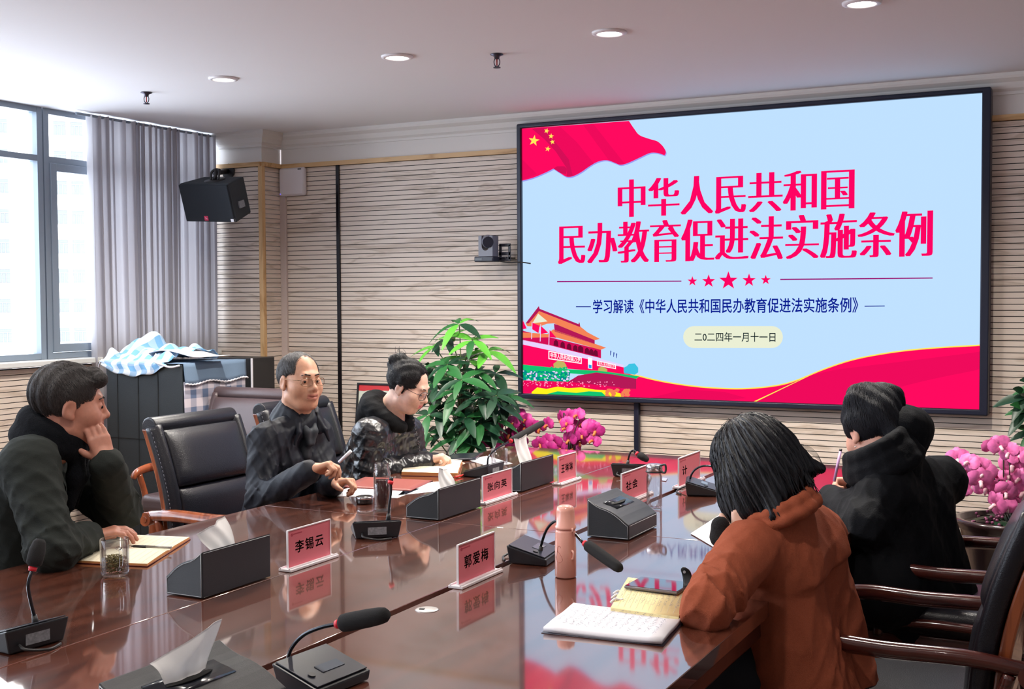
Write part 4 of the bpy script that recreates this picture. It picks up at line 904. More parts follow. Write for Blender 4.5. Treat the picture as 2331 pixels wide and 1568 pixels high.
def crumple(u, v):
    x = -hw-.02+(2*hw-.1)*u; s = v*.66-.13
    arc = .02+.075*math.sin(min(max(u, 0), 1)*pi)**.7
    n1 = .05*math.sin(u*5.2+v*4)*math.sin(v*5+1)+.02*math.sin(u*17+v*6)+.014*math.sin(v*21-u*8)
    pk = .085*math.exp(-((u-.2-.25*(v-.6))/.07)**2-((v-.66)/.2)**2)*(1+.3*math.sin(v*14))
    if s < 0: return (x+.012*math.sin(v*30), -dC/2-.012-.012*math.sin(u*21)*.5+.03*s, .012+s/.13*arc*.9+.006*math.sin(u*22))
    e = min(1, s/.06)
    return (x+.02*math.sin(v*11)*e, -dC/2+s*.9, .012+(abs(n1)*1.1+.035*math.sin(min(1, s/.5)*pi)+pk)*e)
o = cloth_grid(crumple, 60, 54, .62, .75, 'cloth', gb, t)
mb = MB(); mb.tube([(-hw-.02, -dC/2-.0, .02), (-hw-.035, -dC/2-.01, -.01), (-hw-.05, -dC/2-.0, -.03)], .004, 6); mb.build('tie_cord', paper, t); mb = MB(); mb.tube([(.11, -dC/2-.005, .06), (.1, -dC/2-.02, .02), (.16, -dC/2-.02, -.0), (.23, -dC/2-.02, -.015), (.29, -dC/2-.01, -.005)], .006, 6); mb.build('tie_cord', paper, t)
t = thing('paper_sheet', 'white paper sheets curling on top of the cabinet beside the gingham cloth', 'paper', (X1-.2, Y0+.2, ZT+.01))
mb = MB(); mb.grid(lambda u, v: (-.2+.5*u, -.12+.22*v, .025+.05*math.sin(u*pi)*(1-u)*1.5+.05*max(0, u-.8)), 12, 4, th=.003); mb.build('page', paper, t)
# dark panel behind the cabinet
q0 = py_(555, 815, 6.3); q1 = py_(575, 815, 6.3)
t = thing('floor_cabinet', 'narrow black box with a pale edge behind the gingham-covered cabinet', 'box', ((q0.x+q1.x)/2-.12, 6.42, 0))
mb = MB(); mb.box((0, 0, q0.z/2), (.30, .24, q0.z), bev=.006); mb.build('carcass', blk, t)
mb = MB(); mb.box((.1495, -.12, q0.z/2), (.012, .012, q0.z), bev=.002); mb.build('edge_trim', paper, t)

# ------------------------------------------------------------------ chairs
leath = mat('chair_leather', srgb(22, 23, 32), .34, bump=(260, .25)); leab = mat('chair_leather_brown', srgb(74, 60, 62), .36, bump=(260, .2)); cw = grain('chair_wood', srgb(150, 78, 44), srgb(110, 52, 30), 9, .25, 'Z', coat=.5, dens=.7); cwd = grain('chair_wood_dark', srgb(84, 36, 30), srgb(60, 26, 24), 9, .2, 'Y', coat=.8, dens=.7)
def make_chair(loc, rz, label, lm=leath, aw=cw):
    t = thing('conference_chair', label, 'chair', loc, rz, 'leather conference chairs around the table')
    BW = .55
    def back(s): # centre line of the back, s 0..1
        return Vector((0, -.23-.13*s+.03*math.sin(s*pi), .43+.56*s))
    def padshape(mb, s0, s1, hw, t0, t1, off, bul):
        n = 10
        def fn(u, v, side):
            s = s0+(s1-s0)*v; c = back(s); e = 1-abs(2*u-1)**6; f_ = 1-abs(2*v-1)**8
            return Vector(((2*u-1)*hw, c.y+off+(side*(t0+bul*e*f_*(1 if side > 0 else .2))), c.z))
        vs_ = []; nu = 14
        F = [[fn(i/nu, j/n, 1) for j in range(n+1)] for i in range(nu+1)]; B = [[fn(i/nu, j/n, -1) for j in range(n+1)] for i in range(nu+1)]
        q = n+1; V = [p for r_ in F for p in r_]+[p for r_ in B for p in r_]; o = (nu+1)*q
        f = [(i*q+j, (i+1)*q+j, (i+1)*q+j+1, i*q+j+1) for i in range(nu) for j in range(n)]; f += [tuple(k_+o for k_ in g_[::-1]) for g_ in f]
        rim = [i*q for i in range(nu+1)]+[nu*q+j for j in range(1, n+1)]+[i*q+n for i in range(nu-1, -1, -1)]+[j for j in range(n-1, 0, -1)]
        f += [(a, b, b+o, a+o) for a, b in zip(rim, rim[1:]+rim[:1])]; mb.add(V, f, 0, True); return mb
    mb = MB(); padshape(mb, 0, .52, BW/2-.035, .03, 0, .012, .018); o = mb.build('lower_pad', lm, t); b = o.modifiers.new('b', 'BEVEL'); b.width = .012; b.segments = 3; b.limit_method = 'ANGLE'
    mb = MB(); padshape(mb, .535, .97, BW/2-.035, .03, 0, .014, .022); o = mb.build('upper_pad', lm, t); b = o.modifiers.new('b', 'BEVEL'); b.width = .012; b.segments = 3; b.limit_method = 'ANGLE'
    top = back(1.0)
    mb = MB(); n = 20; 
    for (a, b, r0, r1) in ((-BW/2+.004, BW/2-.004, .042, .042),): mb.cyl((a, top.y-.012, top.z), (b, top.y-.012, top.z), r0, r1, n=24)
    o = mb.build('head_roll', lm, t); b = o.modifiers.new('b', 'BEVEL'); b.width = .008; b.segments = 3; b.limit_method = 'ANGLE'
    for s in (-1, 1):
        mb = MB(); pts = [back(q)+Vector((s*(BW/2-.014), .008, 0)) for q in np.linspace(-.02, 1, 9)]
        mb.tube(pts, .024, 12, flat=1.5, smooth=3); e = mb.build('side_bolster', lm, t)
        mb = MB()
        P = smooth_path([back(q)+Vector((s*(BW/2+.011), .012, 0)) for q in np.linspace(0, 1, 9)], 4)
        for i in range(len(P)-1): mb.tube([P[i], P[i].lerp(P[i+1], .55)], .0022, 4, smooth=0)
        mb.build('stitching', mat('chair_stitch', srgb(120, 120, 130), .5), e)
    # wooden back shell
    mb = MB(); V = []; n = 12
    for i in range(n+1):
        c = back(-.03+1.01*i/n)
        for x, y in ((-BW/2, -.022), (BW/2, -.022), (BW/2, -.055), (-BW/2, -.055)): V.append((x, c.y+y, c.z))
    f = [(4*i+k_, 4*i+(k_+1) % 4, 4*i+4+(k_+1) % 4, 4*i+4+k_) for i in range(n) for k_ in range(4)]+[(0, 1, 2, 3), (4*n+3, 4*n+2, 4*n+1, 4*n)]
    mb.add(V, f, 0, False); o = mb.build('back_shell', cw, t); b = o.modifiers.new('b', 'BEVEL'); b.width = .006; b.segments = 2; b.limit_method = 'ANGLE'
    mb = MB(); mb.box((0, .02, .435), (BW, .5, .1), bev=.035, seg=4); mb.build('seat', lm, t)
    mb = MB(); mb.box((0, .02, .372), (BW-.03, .47, .035), bev=.006); mb.build('seat_frame', aw, t)
    for s in (-1, 1):
        x = s*(BW/2+.024)
        pts = [(x, -.35, .605), (x, -.2, .617), (x, 0, .613), (x, .16, .617), (x, .26, .6), (x, .285, .57)]
        mb = MB(); mb.tube(pts, [.018, .021, .022, .022, .02, .014], 12, flat=1.35)
        mb.cyl((x-.026, -.352, .593), (x+.026, -.352, .593), .03, n=18); mb.cyl((x-.03, -.352, .593), (x+.03, -.352, .593), .013, n=12)
        a = mb.build('armrest', aw, t)
        mb = MB(); mb.tube([(x, -.3, .59), (x, -.27, .48), (x-s*.02, -.25, .38)], .018, 10); mb.tube([(x, .24, .59), (x, .2, .48), (x-s*.02, .2, .38)], .017, 10); mb.tube([(x-s*.005, -.26, .43), (x-s*.005, 0, .44), (x-s*.005, .2, .43)], .016, 10); mb.build('arm_support', aw, t)
    for sx in (-1, 1):
        for sy in (-.22, .24): mb = MB(); mb.tube([(sx*.2, sy, .36), (sx*.205, sy*1.03, .2), (sx*.215, sy*1.15, .0)], [.026, .022, .017], 8); mb.build('leg', aw, t)
    return t
make_chair((-3.44, 4.2, 0), -pi/2, 'dark leather chair with orange-brown wooden frame behind the man in glasses')
make_chair((-3.45, 4.96, 0), -pi/2, 'dark leather chair between the man in glasses and the woman in the puffer jacket')
make_chair((-4.52, 5.13, 0), pi, 'empty brown leather chair beside the gingham skirt of the dark cabinet', lm=leab)
make_chair((-3.46, 2.75, 0), -pi/2, 'dark leather chair under the man resting his cheek, at the left edge')
make_chair((-.56, 3.54, 0), pi/2, 'dark leather chair with curved arms under the orange coat woman, cut by the right edge', aw=cwd)
make_chair((-.56, 4.5, 0), pi/2, 'dark leather chair under the man in black with his head bowed', aw=cwd)

# ------------------------------------------------------------------ plants
def leaf(mb, base, d, up, L, wd, droop, mi=0, fold=.25):
    d = Vector(d).normalized(); s = d.cross(Vector(up)).normalized(); n = s.cross(d).normalized(); rows = []
    for i in range(7):
        t_ = i/6; wv = wd*math.sin(pi*min(1, t_*.92+.04))**.8*(1-.25*t_)
        c = Vector(base)+d*L*t_-Vector((0, 0, 1))*droop*L*t_*t_
        rows += [c-s*wv+n*fold*wv, c, c+s*wv+n*fold*wv]
    mb.add(rows, [(3*i+k, 3*i+k+1, 3*i+k+4, 3*i+k+3) for i in range(6) for k in range(2)], mi, True)
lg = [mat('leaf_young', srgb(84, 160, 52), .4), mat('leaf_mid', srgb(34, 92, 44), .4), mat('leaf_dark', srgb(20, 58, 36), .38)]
stemm = mat('plant_stem', srgb(96, 116, 70), .6); barkm = mat('plant_trunk', srgb(92, 78, 58), .8); soil = mat('potting_soil', srgb(58, 46, 38), .95, bump=(120, .8)); potd = mat('pot_dark', srgb(52, 36, 38), .25, coat=.4)
PY = 6.15
t = thing('potted_tree', 'tall leafy green potted tree standing left of the screen', 'plant', (py_(1055, 1000, PY).x, PY, 0))
ox, oy = t.location.x, t.location.y
rr = random.Random(21); fol = MB(); stm = MB()
hubs = [(1045, 738, .0), (990, 790, .1), (1075, 775, -.05), (958, 840, .0), (1110, 800, .05), (1018, 830, -.15), (1085, 850, -.1), (985, 872, -.1), (1040, 890, -.22), (1128, 850, .1), (1090, 905, -.2), (1000, 935, -.2), (1060, 950, -.25), (1125, 915, -.05), (975, 985, -.2), (1035, 1000, -.28), (1095, 965, -.2), (1150, 905, .1), (960, 910, 0), (1020, 770, .12), (1080, 1000, -.2), (1130, 960, -.1), (985, 835, .2), (1045, 930, .1), (1100, 870, .2), (1148, 930, .2), (1010, 890, .1), (1065, 820, .15), (1050, 865, -.3), (975, 945, -.3), (1010, 985, .05), (1110, 945, .15), (1040, 965, -.1), (1075, 925, .05), (1130, 900, -.2), (995, 905, .2), (1090, 985, .1), (1025, 858, .15)]
for k, (a, b, dy) in enumerate(hubs):
    h_ = py_(a, b, PY+dy*.7); h_ = Vector((h_.x-ox, h_.y-oy, h_.z)); out = Vector((h_.x, h_.y*1.0-.15, 0)); n = rr.randint(5, 7); a0 = rr.uniform(0, 6.28)
    tilt = Vector((h_.x*.9, -.35+h_.y*.5, .75)).normalized(); X_ = tilt.orthogonal().normalized(); Y_ = tilt.cross(X_)
    for i in range(n):
        ang = a0+i*2*pi/n+rr.uniform(-.15, .15); d = X_*math.cos(ang)+Y_*math.sin(ang)+tilt*rr.uniform(-.1, .25)
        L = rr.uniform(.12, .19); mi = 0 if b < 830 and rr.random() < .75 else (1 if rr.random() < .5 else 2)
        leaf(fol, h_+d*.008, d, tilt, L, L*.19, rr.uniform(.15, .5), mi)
    root = Vector((rr.uniform(-.03, .03), rr.uniform(-.03, .03), max(.35, h_.z-rr.uniform(.22, .34)))); stm.tube([root, root.lerp(h_, .5)+Vector((0, 0, .05)), h_], .0035, 6)
for i in range(3): a = i*2.1; stm.tube([(.04*math.cos(a), .04*math.sin(a), .3), (.03*math.cos(a+1), .03*math.sin(a+1), .6), (.025*math.cos(a+2), .025*math.sin(a+2), .9), (.01, 0, 1.15)], [.018, .015, .012, .006], 8, mi=1)
fol.build('foliage', lg, t, fix=False); stm.build('stems', [stemm, barkm], t)
mb = MB(); mb.lathe([(0, 0), (.13, 0), (.14, .01), (.18, .3), (.19, .31), (.19, .33), (.172, .33), (.16, .29), (0, .29)]); mb.build('pot', potd, t)
mb = MB(); mb.lathe([(0, .295), (.163, .295)], n=24); mb.build('soil', soil, t)
# a second leafy plant at the right edge
P2 = 6.3; b0 = py_(2345, 920, P2); t = thing('potted_tree', 'leafy plant peeking in at the right edge beside the screen', 'plant', (b0.x+.08, P2, 0)); fol = MB(); stm = MB()
for k, (a, b) in enumerate(((2335, 905), (2340, 935), (2350, 985), (2370, 880), (2400, 930), (2390, 1000), (2420, 870), (2440, 960))):
    h_ = py_(a, b, P2); h_ = Vector((h_.x-t.location.x, 0, h_.z))
    for i in range(6):
        ang = i*2*pi/6+rr.uniform(-.2, .2); d = Vector((math.cos(ang), -.5*abs(math.sin(ang))-.1, .6*math.sin(ang))); L = rr.uniform(.1, .15); leaf(fol, h_, d, (0, -.7, .7), L, L*.22, .3, rr.choice((1, 2)))
    stm.tube([(0, 0, .4), (h_.x*.5, 0, h_.z*.7), h_], .004, 6)
fol.build('foliage', lg, t, fix=False); stm.build('stems', stemm, t)
mb = MB(); mb.lathe([(0, 0), (.12, 0), (.16, .38), (.17, .4), (.155, .4), (.15, .38), (0, .38)]); mb.build('pot', potd, t)
# orchids
def flower_mesh(name, m, lipm):
    mb = MB()
    for k, (ang, L, wd) in enumerate(((90, .034, .016), (200, .032, .013), (340, .032, .013), (20, .036, .024), (160, .036, .024))):
        a = rad(ang); d = Vector((math.cos(a), .0, math.sin(a))); s = Vector((-math.sin(a), 0, math.cos(a))); rows = []
        for i in range(6):
            t_ = i/5; w = wd*math.sin(pi*min(1, .1+t_*.86))**.6; c = d*L*(.08+t_)+Vector((0, -.004*math.sin(t_*3)+.006*t_*t_-(.002 if k > 2 else 0), 0))
            rows += [c-s*w+Vector((0, .004, 0)), c-Vector((0, .001, 0)), c+s*w+Vector((0, .004, 0))]
        mb.add(rows, [(3*i+q, 3*i+q+1, 3*i+q+4, 3*i+q+3) for i in range(5) for q in range(2)], 0, True)
    sph(mb, (0, -.008, -.004), .007, 10, 1, (1, 1, .8)); mb.tube([(0, -.008, -.004), (0, -.02, -.012), (0, -.014, -.02)], [.005, .006, .002], 6, mi=1, smooth=3)
    return mb.mesh(name, [m, lipm], False)
om = mat('orchid_magenta', srgb(196, 48, 138), .5, var=(60, .25)); om2 = mat('orchid_pink', srgb(224, 108, 172), .5, var=(60, .22)); ol = mat('orchid_lip', srgb(220, 120, 60), .5); ol2 = mat('orchid_lip_pale', srgb(250, 200, 210), .5)
def orchid(loc, pxs, Y, me, label, pot, seed, sc=1.0, leaves=True):
    rr = random.Random(seed); t = thing('potted_orchid', label, 'orchid', loc, 0, 'potted orchids by the slatted wall'); L0 = Vector(loc)
    for (a, b) in pxs:
        p = py_(a, b, Y+rr.uniform(-.09, .09))-L0; o = bpy.data.objects.new('flower', me); COL.objects.link(o); o.parent = t; o.location = p
        o.rotation_euler = (rr.uniform(-.5, .35), rr.uniform(-.5, .5), rr.uniform(-.7, .6)); s = sc*rr.uniform(.9, 1.2); o.scale = (s, s, s)
    base = Vector((0, 0, pot)); mb = MB()
    for i in range(7):
        a, b = pxs[(i*5) % len(pxs)]; p = py_(a, b, Y)-L0+Vector((0, .02, 0)); mb.tube([base+Vector((rr.uniform(-.04, .04), 0, 0)), base.lerp(p, .5)+Vector((0, 0, .12)), p+Vector((0, 0, .03)), p], .003, 6)
    mb.build('stems', mat('orchid_stem', srgb(58, 52, 42), .6), t)
    mb = MB()
    for i in range(8): a = i*.8+rr.uniform(0, .4); leaf(mb, base+Vector((0, 0, .0)), (math.cos(a), math.sin(a)-.2, .55), (0, 0, 1), rr.uniform(.16, .24), .03, .6, 0)
    mb.build('leaves', lg[2], t, fix=False)
    return t
fm1 = flower_mesh('orchid_flower', om, ol); fm2 = flower_mesh('orchid_flower_pink', om2, ol2)
rr = random.Random(4)
pa = [(1102, 985), (1118, 962), (1136, 974), (1150, 952), (1168, 962), (1180, 944), (1196, 955), (1212, 968), (1228, 975), (1098, 1010), (1120, 1012), (1142, 1005), (1165, 1018), (1186, 1004), (1195, 975), (1160, 990), (1130, 992), (1246, 966)]
pb = [(1280, 952), (1296, 948), (1314, 945), (1304, 966), (1288, 975), (1326, 964), (1344, 970), (1356, 980), (1310, 985), (1296, 1000), (1320, 1005), (1262, 1008), (1244, 1004), (1228, 1010), (1276, 1020), (1304, 1022), (1340, 992), (1324, 990), (1250, 1022), (1350, 1002), (1290, 962)]
def cyl_pot(t, z, r, m): mb = MB(); mb.lathe([(0, 0), (r*.7, 0), (r*.75, .01), (r, z-.04), (r*1.06, z-.03), (r*1.06, z), (r*.94, z), (r*.92, z-.03), (0, z-.03)]); mb.build('pot', m, t)
q = py_(1160, 1020, 6.3); t = orchid((q.x, 6.3, 0), pa, 6.3, fm1, 'magenta orchid blossoms nearest the green potted tree', .56, 1, 1.2); cyl_pot(t, .58, .13, potd)
q = py_(1298, 1020, 6.32); t = orchid((q.x, 6.32, 0), pb, 6.32, fm1, 'magenta orchid blossoms below the left corner of the screen', .56, 2, 1.2); cyl_pot(t, .58, .13, potd)
pc_ = [(2180, 1044), (2205, 1052), (2222, 1066), (2240, 1072), (2215, 1082), (2232, 1092), (2250, 1084), (2206, 1100), (2262, 1100), (2244, 1112), (2272, 1112), (2290, 1120), (2306, 1128), (2268, 1146), (2288, 1155), (2276, 1014), (2258, 1018), (2296, 1030), (2318, 1038), (2328, 1060), (2304, 1058), (2322, 1088), (2310, 1100), (2296, 1084), (2330, 1120), (2214, 1108), (2196, 1068), (2345, 1045), (2350, 1090), (2228, 1062)]
Y3 = 5.9; q = py_(2290, 1180, Y3); t = orchid((q.x, Y3, 0), pc_, Y3, fm2, 'large pink orchid in a wide dark bowl at the right, behind the man in black', q.z-.02, 3, 1.35)
zr = q.z
mb = MB(); mb.lathe([(0, .02), (.1, .02), (.11, .03), (.2, zr-.05), (.215, zr-.04), (.215, zr-.028), (.225, zr-.02), (.225, zr), (.2, zr), (.19, zr-.03), (0, zr-.03)], n=40); mb.build('pot', potd, t)
mb = MB(); mb.lathe([(0, zr-.025), (.193, zr-.025)]); mb.build('soil', soil, t)
mb = MB(); rr = random.Random(8)
for i in range(34): a = rr.uniform(2.9, 6.2); r_ = rr.uniform(.05, .16); sph(mb, (r_*math.cos(a), r_*math.sin(a), zr+rr.uniform(-.02, .03)), .008, 8)
o = mb.build('berries', mat('berry', srgb(120, 60, 92), .3), t); o['kind'] = 'stuff'
mb = MB(); mb.lathe([(0, 0), (.16, 0), (.17, .012), (0, .02)]); mb.build('saucer', mat('saucer_cream', srgb(206, 188, 150), .5), t)
# ------------------------------------------------------------------ people: signed-distance bodies meshed as one surface
f32 = np.float32
class SDF:
    def __init__(s): s.ops = []; s.disp = None
    def rc(s, a, b, ra, rb=None, k=.02, m='u'): s.ops.append(('rc', (np.array(a, f32), np.array(b, f32), ra, ra if rb is None else rb), k, m)); return s
    def el(s, c, r, Rm=None, k=.02, m='u'): s.ops.append(('el', (np.array(c, f32), np.array(r, f32), np.eye(3, dtype=f32) if Rm is None else np.array(Rm, f32)), k, m)); return s
    def hs(s, p, n, k=.01, m='i'): n = np.array(n, f32); n /= np.linalg.norm(n); s.ops.append(('hs', (np.array(p, f32), n), k, m)); return s
    def chain(s, pts, rs, k=.02):
        for i in range(len(pts)-1): s.rc(pts[i], pts[i+1], rs[i], rs[i+1], k)
        return s
    @staticmethod
    def prim(kind, q, P):
        if kind == 'rc':
            a, b, ra, rb = q; ab = b-a; L = max(float(ab@ab), 1e-10); pa = P-a
            t = np.clip(pa@ab/L, 0, 1); return np.linalg.norm(pa-t[..., None]*ab, axis=-1)-(ra+t*(rb-ra))
        if kind == 'el':
            c, r, Rm = q; p = (P-c)@Rm.T; k0 = np.linalg.norm(p/r, axis=-1); k1 = np.linalg.norm(p/(r*r), axis=-1)+1e-9
            return k0*(k0-1)/k1
        p, n = q; return (P-p)@n
    @staticmethod
    def comb(d, e, k, m):
        if m == 'u': h = np.clip(.5+.5*(d-e)/k, 0, 1); return d*(1-h)+e*h-k*h*(1-h)
        if m == 's': e = -e
        h = np.clip(.5-.5*(d-e)/k, 0, 1); return d*(1-h)+e*h+k*h*(1-h)
    def full(s, P):
        d = np.full(P.shape[:-1], 9, f32); per = []
        for kind, q, k, m in s.ops: e = s.prim(kind, q, P); per.append(e); d = s.comb(d, e, k, m)
        return d, per
    def bounds(s):
        lo = np.full(3, 9e9); hi = -lo
        for kind, q, k, m in s.ops:
            if m != 'u': continue
            if kind == 'rc': pts = [(q[0], q[2]), (q[1], q[3])]
            elif kind == 'el': pts = [(q[0], float(q[1].max()))]
            else: continue
            for c, r in pts: lo = np.minimum(lo, c-r-.02); hi = np.maximum(hi, c+r+.02)
        return lo, hi
    def mesh(s, h):
        B = 6; lo, hi = s.bounds(); n = np.ceil((hi-lo)/(h*B)).astype(int); hb = h*B
        g = np.stack(np.meshgrid(*[np.arange(k) for k in n], indexing='ij'), -1).reshape(-1, 3)
        d, per = s.full((lo+(g+.5)*hb).astype(f32)); half = hb*.87
        act = np.abs(d) < half*1.25+.012; g = g[act]; d0 = d[act]; per = [e[act] for e in per]
        off = np.stack(np.meshgrid(*[np.arange(B+1)]*3, indexing='ij'), -1)
        P = (lo+(g[:, None, None, None]*B+off)*h).astype(f32); D = np.full(P.shape[:-1], 9, f32)
        for (kind, q, k, m), e in zip(s.ops, per):
            near = (e < np.maximum(d0, 0)+2*half+k+.02) if m == 'u' else ((e < half+k+.02) if m == 's' else (e > -half-k-.02))
            i = np.nonzero(near)[0]
            if len(i): D[i] = s.comb(D[i], s.prim(kind, q, P[i]), k, m)
        if s.disp is not None: D = D-s.disp(P)
        N = n*B+2; key = lambda c: (c[..., 0]*N[1]+c[..., 1])*N[2]+c[..., 2]
        neg = D < 0
        base = g[:, None, None, None]*B+off
        # cell vertices
        c8 = [neg[:, i:B+i, j:B+j, k:B+k] for i in (0, 1) for j in (0, 1) for k in (0, 1)]
        cnt = sum(c.astype(np.int8) for c in c8); mask = (cnt > 0) & (cnt < 8)
        bi, xi, yi, zi = np.nonzero(mask)
        acc = np.zeros((len(bi), 3)); w = np.zeros(len(bi))
        corners = [(i, j, k) for i in (0, 1) for j in (0, 1) for k in (0, 1)]
        val = {c: D[bi, xi+c[0], yi+c[1], zi+c[2]] for c in corners}
        for ax in range(3):
            for c in corners:
                if c[ax]: continue
                e = list(c); e[ax] = 1; e = tuple(e); a, b = val[c], val[e]; x = (a < 0) != (b < 0)
                t = np.where(x, a/np.where(x, a-b, 1), 0); p = np.tile(np.array(c, float), (len(bi), 1)); p[:, ax] += t
                acc += p*x[:, None]; w += x
        cell = g[bi]*B+np.stack([xi, yi, zi], -1); V = lo+(cell+acc/w[:, None])*h; ck = key(cell)
        order = np.argsort(ck); sk = ck[order]
        quads = []
        for ax in range(3):
            sl0 = [slice(None)]*4; sl1 = [slice(None)]*4; sl0[ax+1] = slice(0, B); sl1[ax+1] = slice(1, B+1)
            a = neg[tuple(sl0)]; b = neg[tuple(sl1)]; x = np.nonzero(a != b)
            e = g[x[0]]*B+np.stack(x[1:], -1); flip = a[x]
            _, u = np.unique(key(e), return_index=True); e = e[u]; flip = flip[u]
            o1, o2 = [(1, 2), (2, 0), (0, 1)][ax]; ids = []; ok = np.ones(len(e), bool)
            for (p, q) in ((0, 0), (1, 0), (1, 1), (0, 1)):
                c = e.copy(); c[:, o1] -= p; c[:, o2] -= q; kk = key(c); j = np.clip(np.searchsorted(sk, kk), 0, len(sk)-1)
                ok &= (sk[j] == kk) & (c >= 0).all(1); ids.append(order[j])
            Q = np.stack(ids, -1); Q[~flip] = Q[~flip][:, ::-1]; quads.append(Q[ok])
        Q = np.concatenate(quads)
        for it in range(1):   # one light relaxing pass
            s_ = np.zeros_like(V); c_ = np.zeros(len(V))
            for i in range(4):
                np.add.at(s_, Q[:, i], V[Q[:, (i+1) % 4]]); np.add.at(c_, Q[:, i], 1)
            V = np.where(c_[:, None] > 0, V*.5+.5*s_/np.maximum(c_, 1)[:, None], V)
        return V, Q
    def build(s, name, mats, h, parent=None, region=None):
        V, Q = s.mesh(h); me = bpy.data.meshes.new(name)
        me.vertices.add(len(V)); me.vertices.foreach_set('co', V.astype(f32).ravel()); me.loops.add(Q.size); me.polygons.add(len(Q))
        me.loops.foreach_set('vertex_index', Q.astype(np.int32).ravel()); me.polygons.foreach_set('loop_start', np.arange(0, Q.size, 4, dtype=np.int32))
        me.polygons.foreach_set('use_smooth', np.ones(len(Q), bool))
        for m_ in (mats if isinstance(mats, (list, tuple)) else [mats]): me.materials.append(m_)
        if region is not None: me.polygons.foreach_set('material_index', region(V[Q].mean(1)).astype(np.int32))
        me.update(calc_edges=True); me.validate()
        o = bpy.data.objects.new(name, me); COL.objects.link(o)
        if parent: o.parent = parent
        return o
def folds(amp, wl, seed, zones=None, vert=0):
    """soft cloth folds; zones = [(centre, radius, gain)] where cloth bunches (elbows, armpits)"""
    q = np.random.default_rng(seed); K = q.normal(size=(5, 3)); K /= np.linalg.norm(K, axis=1)[:, None]; K[:, 2] *= (1-vert)
    K = (K*2*pi/wl*q.uniform(.7, 1.4, 5)[:, None]).astype(f32); ph = q.uniform(0, 6.28, 5).astype(f32); Wp = (q.normal(size=(3, 3))*5).astype(f32)
    def fn(P):
        X = P+.02*np.sin(P@Wp.T*1.6); d = 0
        for i in range(5): sv = np.sin(X@K[i]+ph[i]); d = d+(1-np.abs(sv))**2*.5-.2
        a = np.full(P.shape[:-1], amp*.55, f32)
        for c, r, gn in (zones or []): a = a+amp*gn*np.exp(-(np.linalg.norm(P-np.array(c, f32), axis=-1)/r)**2)
        return d*a/1.6
    return fn
def pd(px, py, D): d = ray(px, py)*D; return np.array([d[0], d[1], CAMZ+d[2]])
def unit(v): v = np.array(v, float); return v/np.linalg.norm(v)
skin = None
def skin_mat(name, c):
    m_ = mat(name, srgb(*c), .5, var=(70, .07), bump=(500, .06)); b = m_.node_tree.nodes['Principled BSDF']
    b.inputs['Subsurface Weight'].default_value = .12; b.inputs['Subsurface Radius'].default_value = (.012, .005, .003); return m_
hairm = mat('hair_black', srgb(18, 17, 20), .42, spec=.35, var=(240, .35), bump=(420, .5), stretch=(1, 1, .12)); hairg = mat('hair_grey_black', srgb(52, 48, 48), .5, var=(260, .5), bump=(420, .6), stretch=(1, 1, .2))
eyew = mat('eye_white', srgb(220, 212, 206), .25); eyei = mat('eye_iris', srgb(30, 20, 18), .15); lipm_ = {}
def head_axes(f, roll=0):
    f = unit(f); r = unit(np.cross(f, [0, 0, 1])); u = np.cross(r, f); c, s_ = math.cos(roll), math.sin(roll)
    return np.array([c*r+s_*u, f, -s_*r+c*u])       # rows: right, forward, up
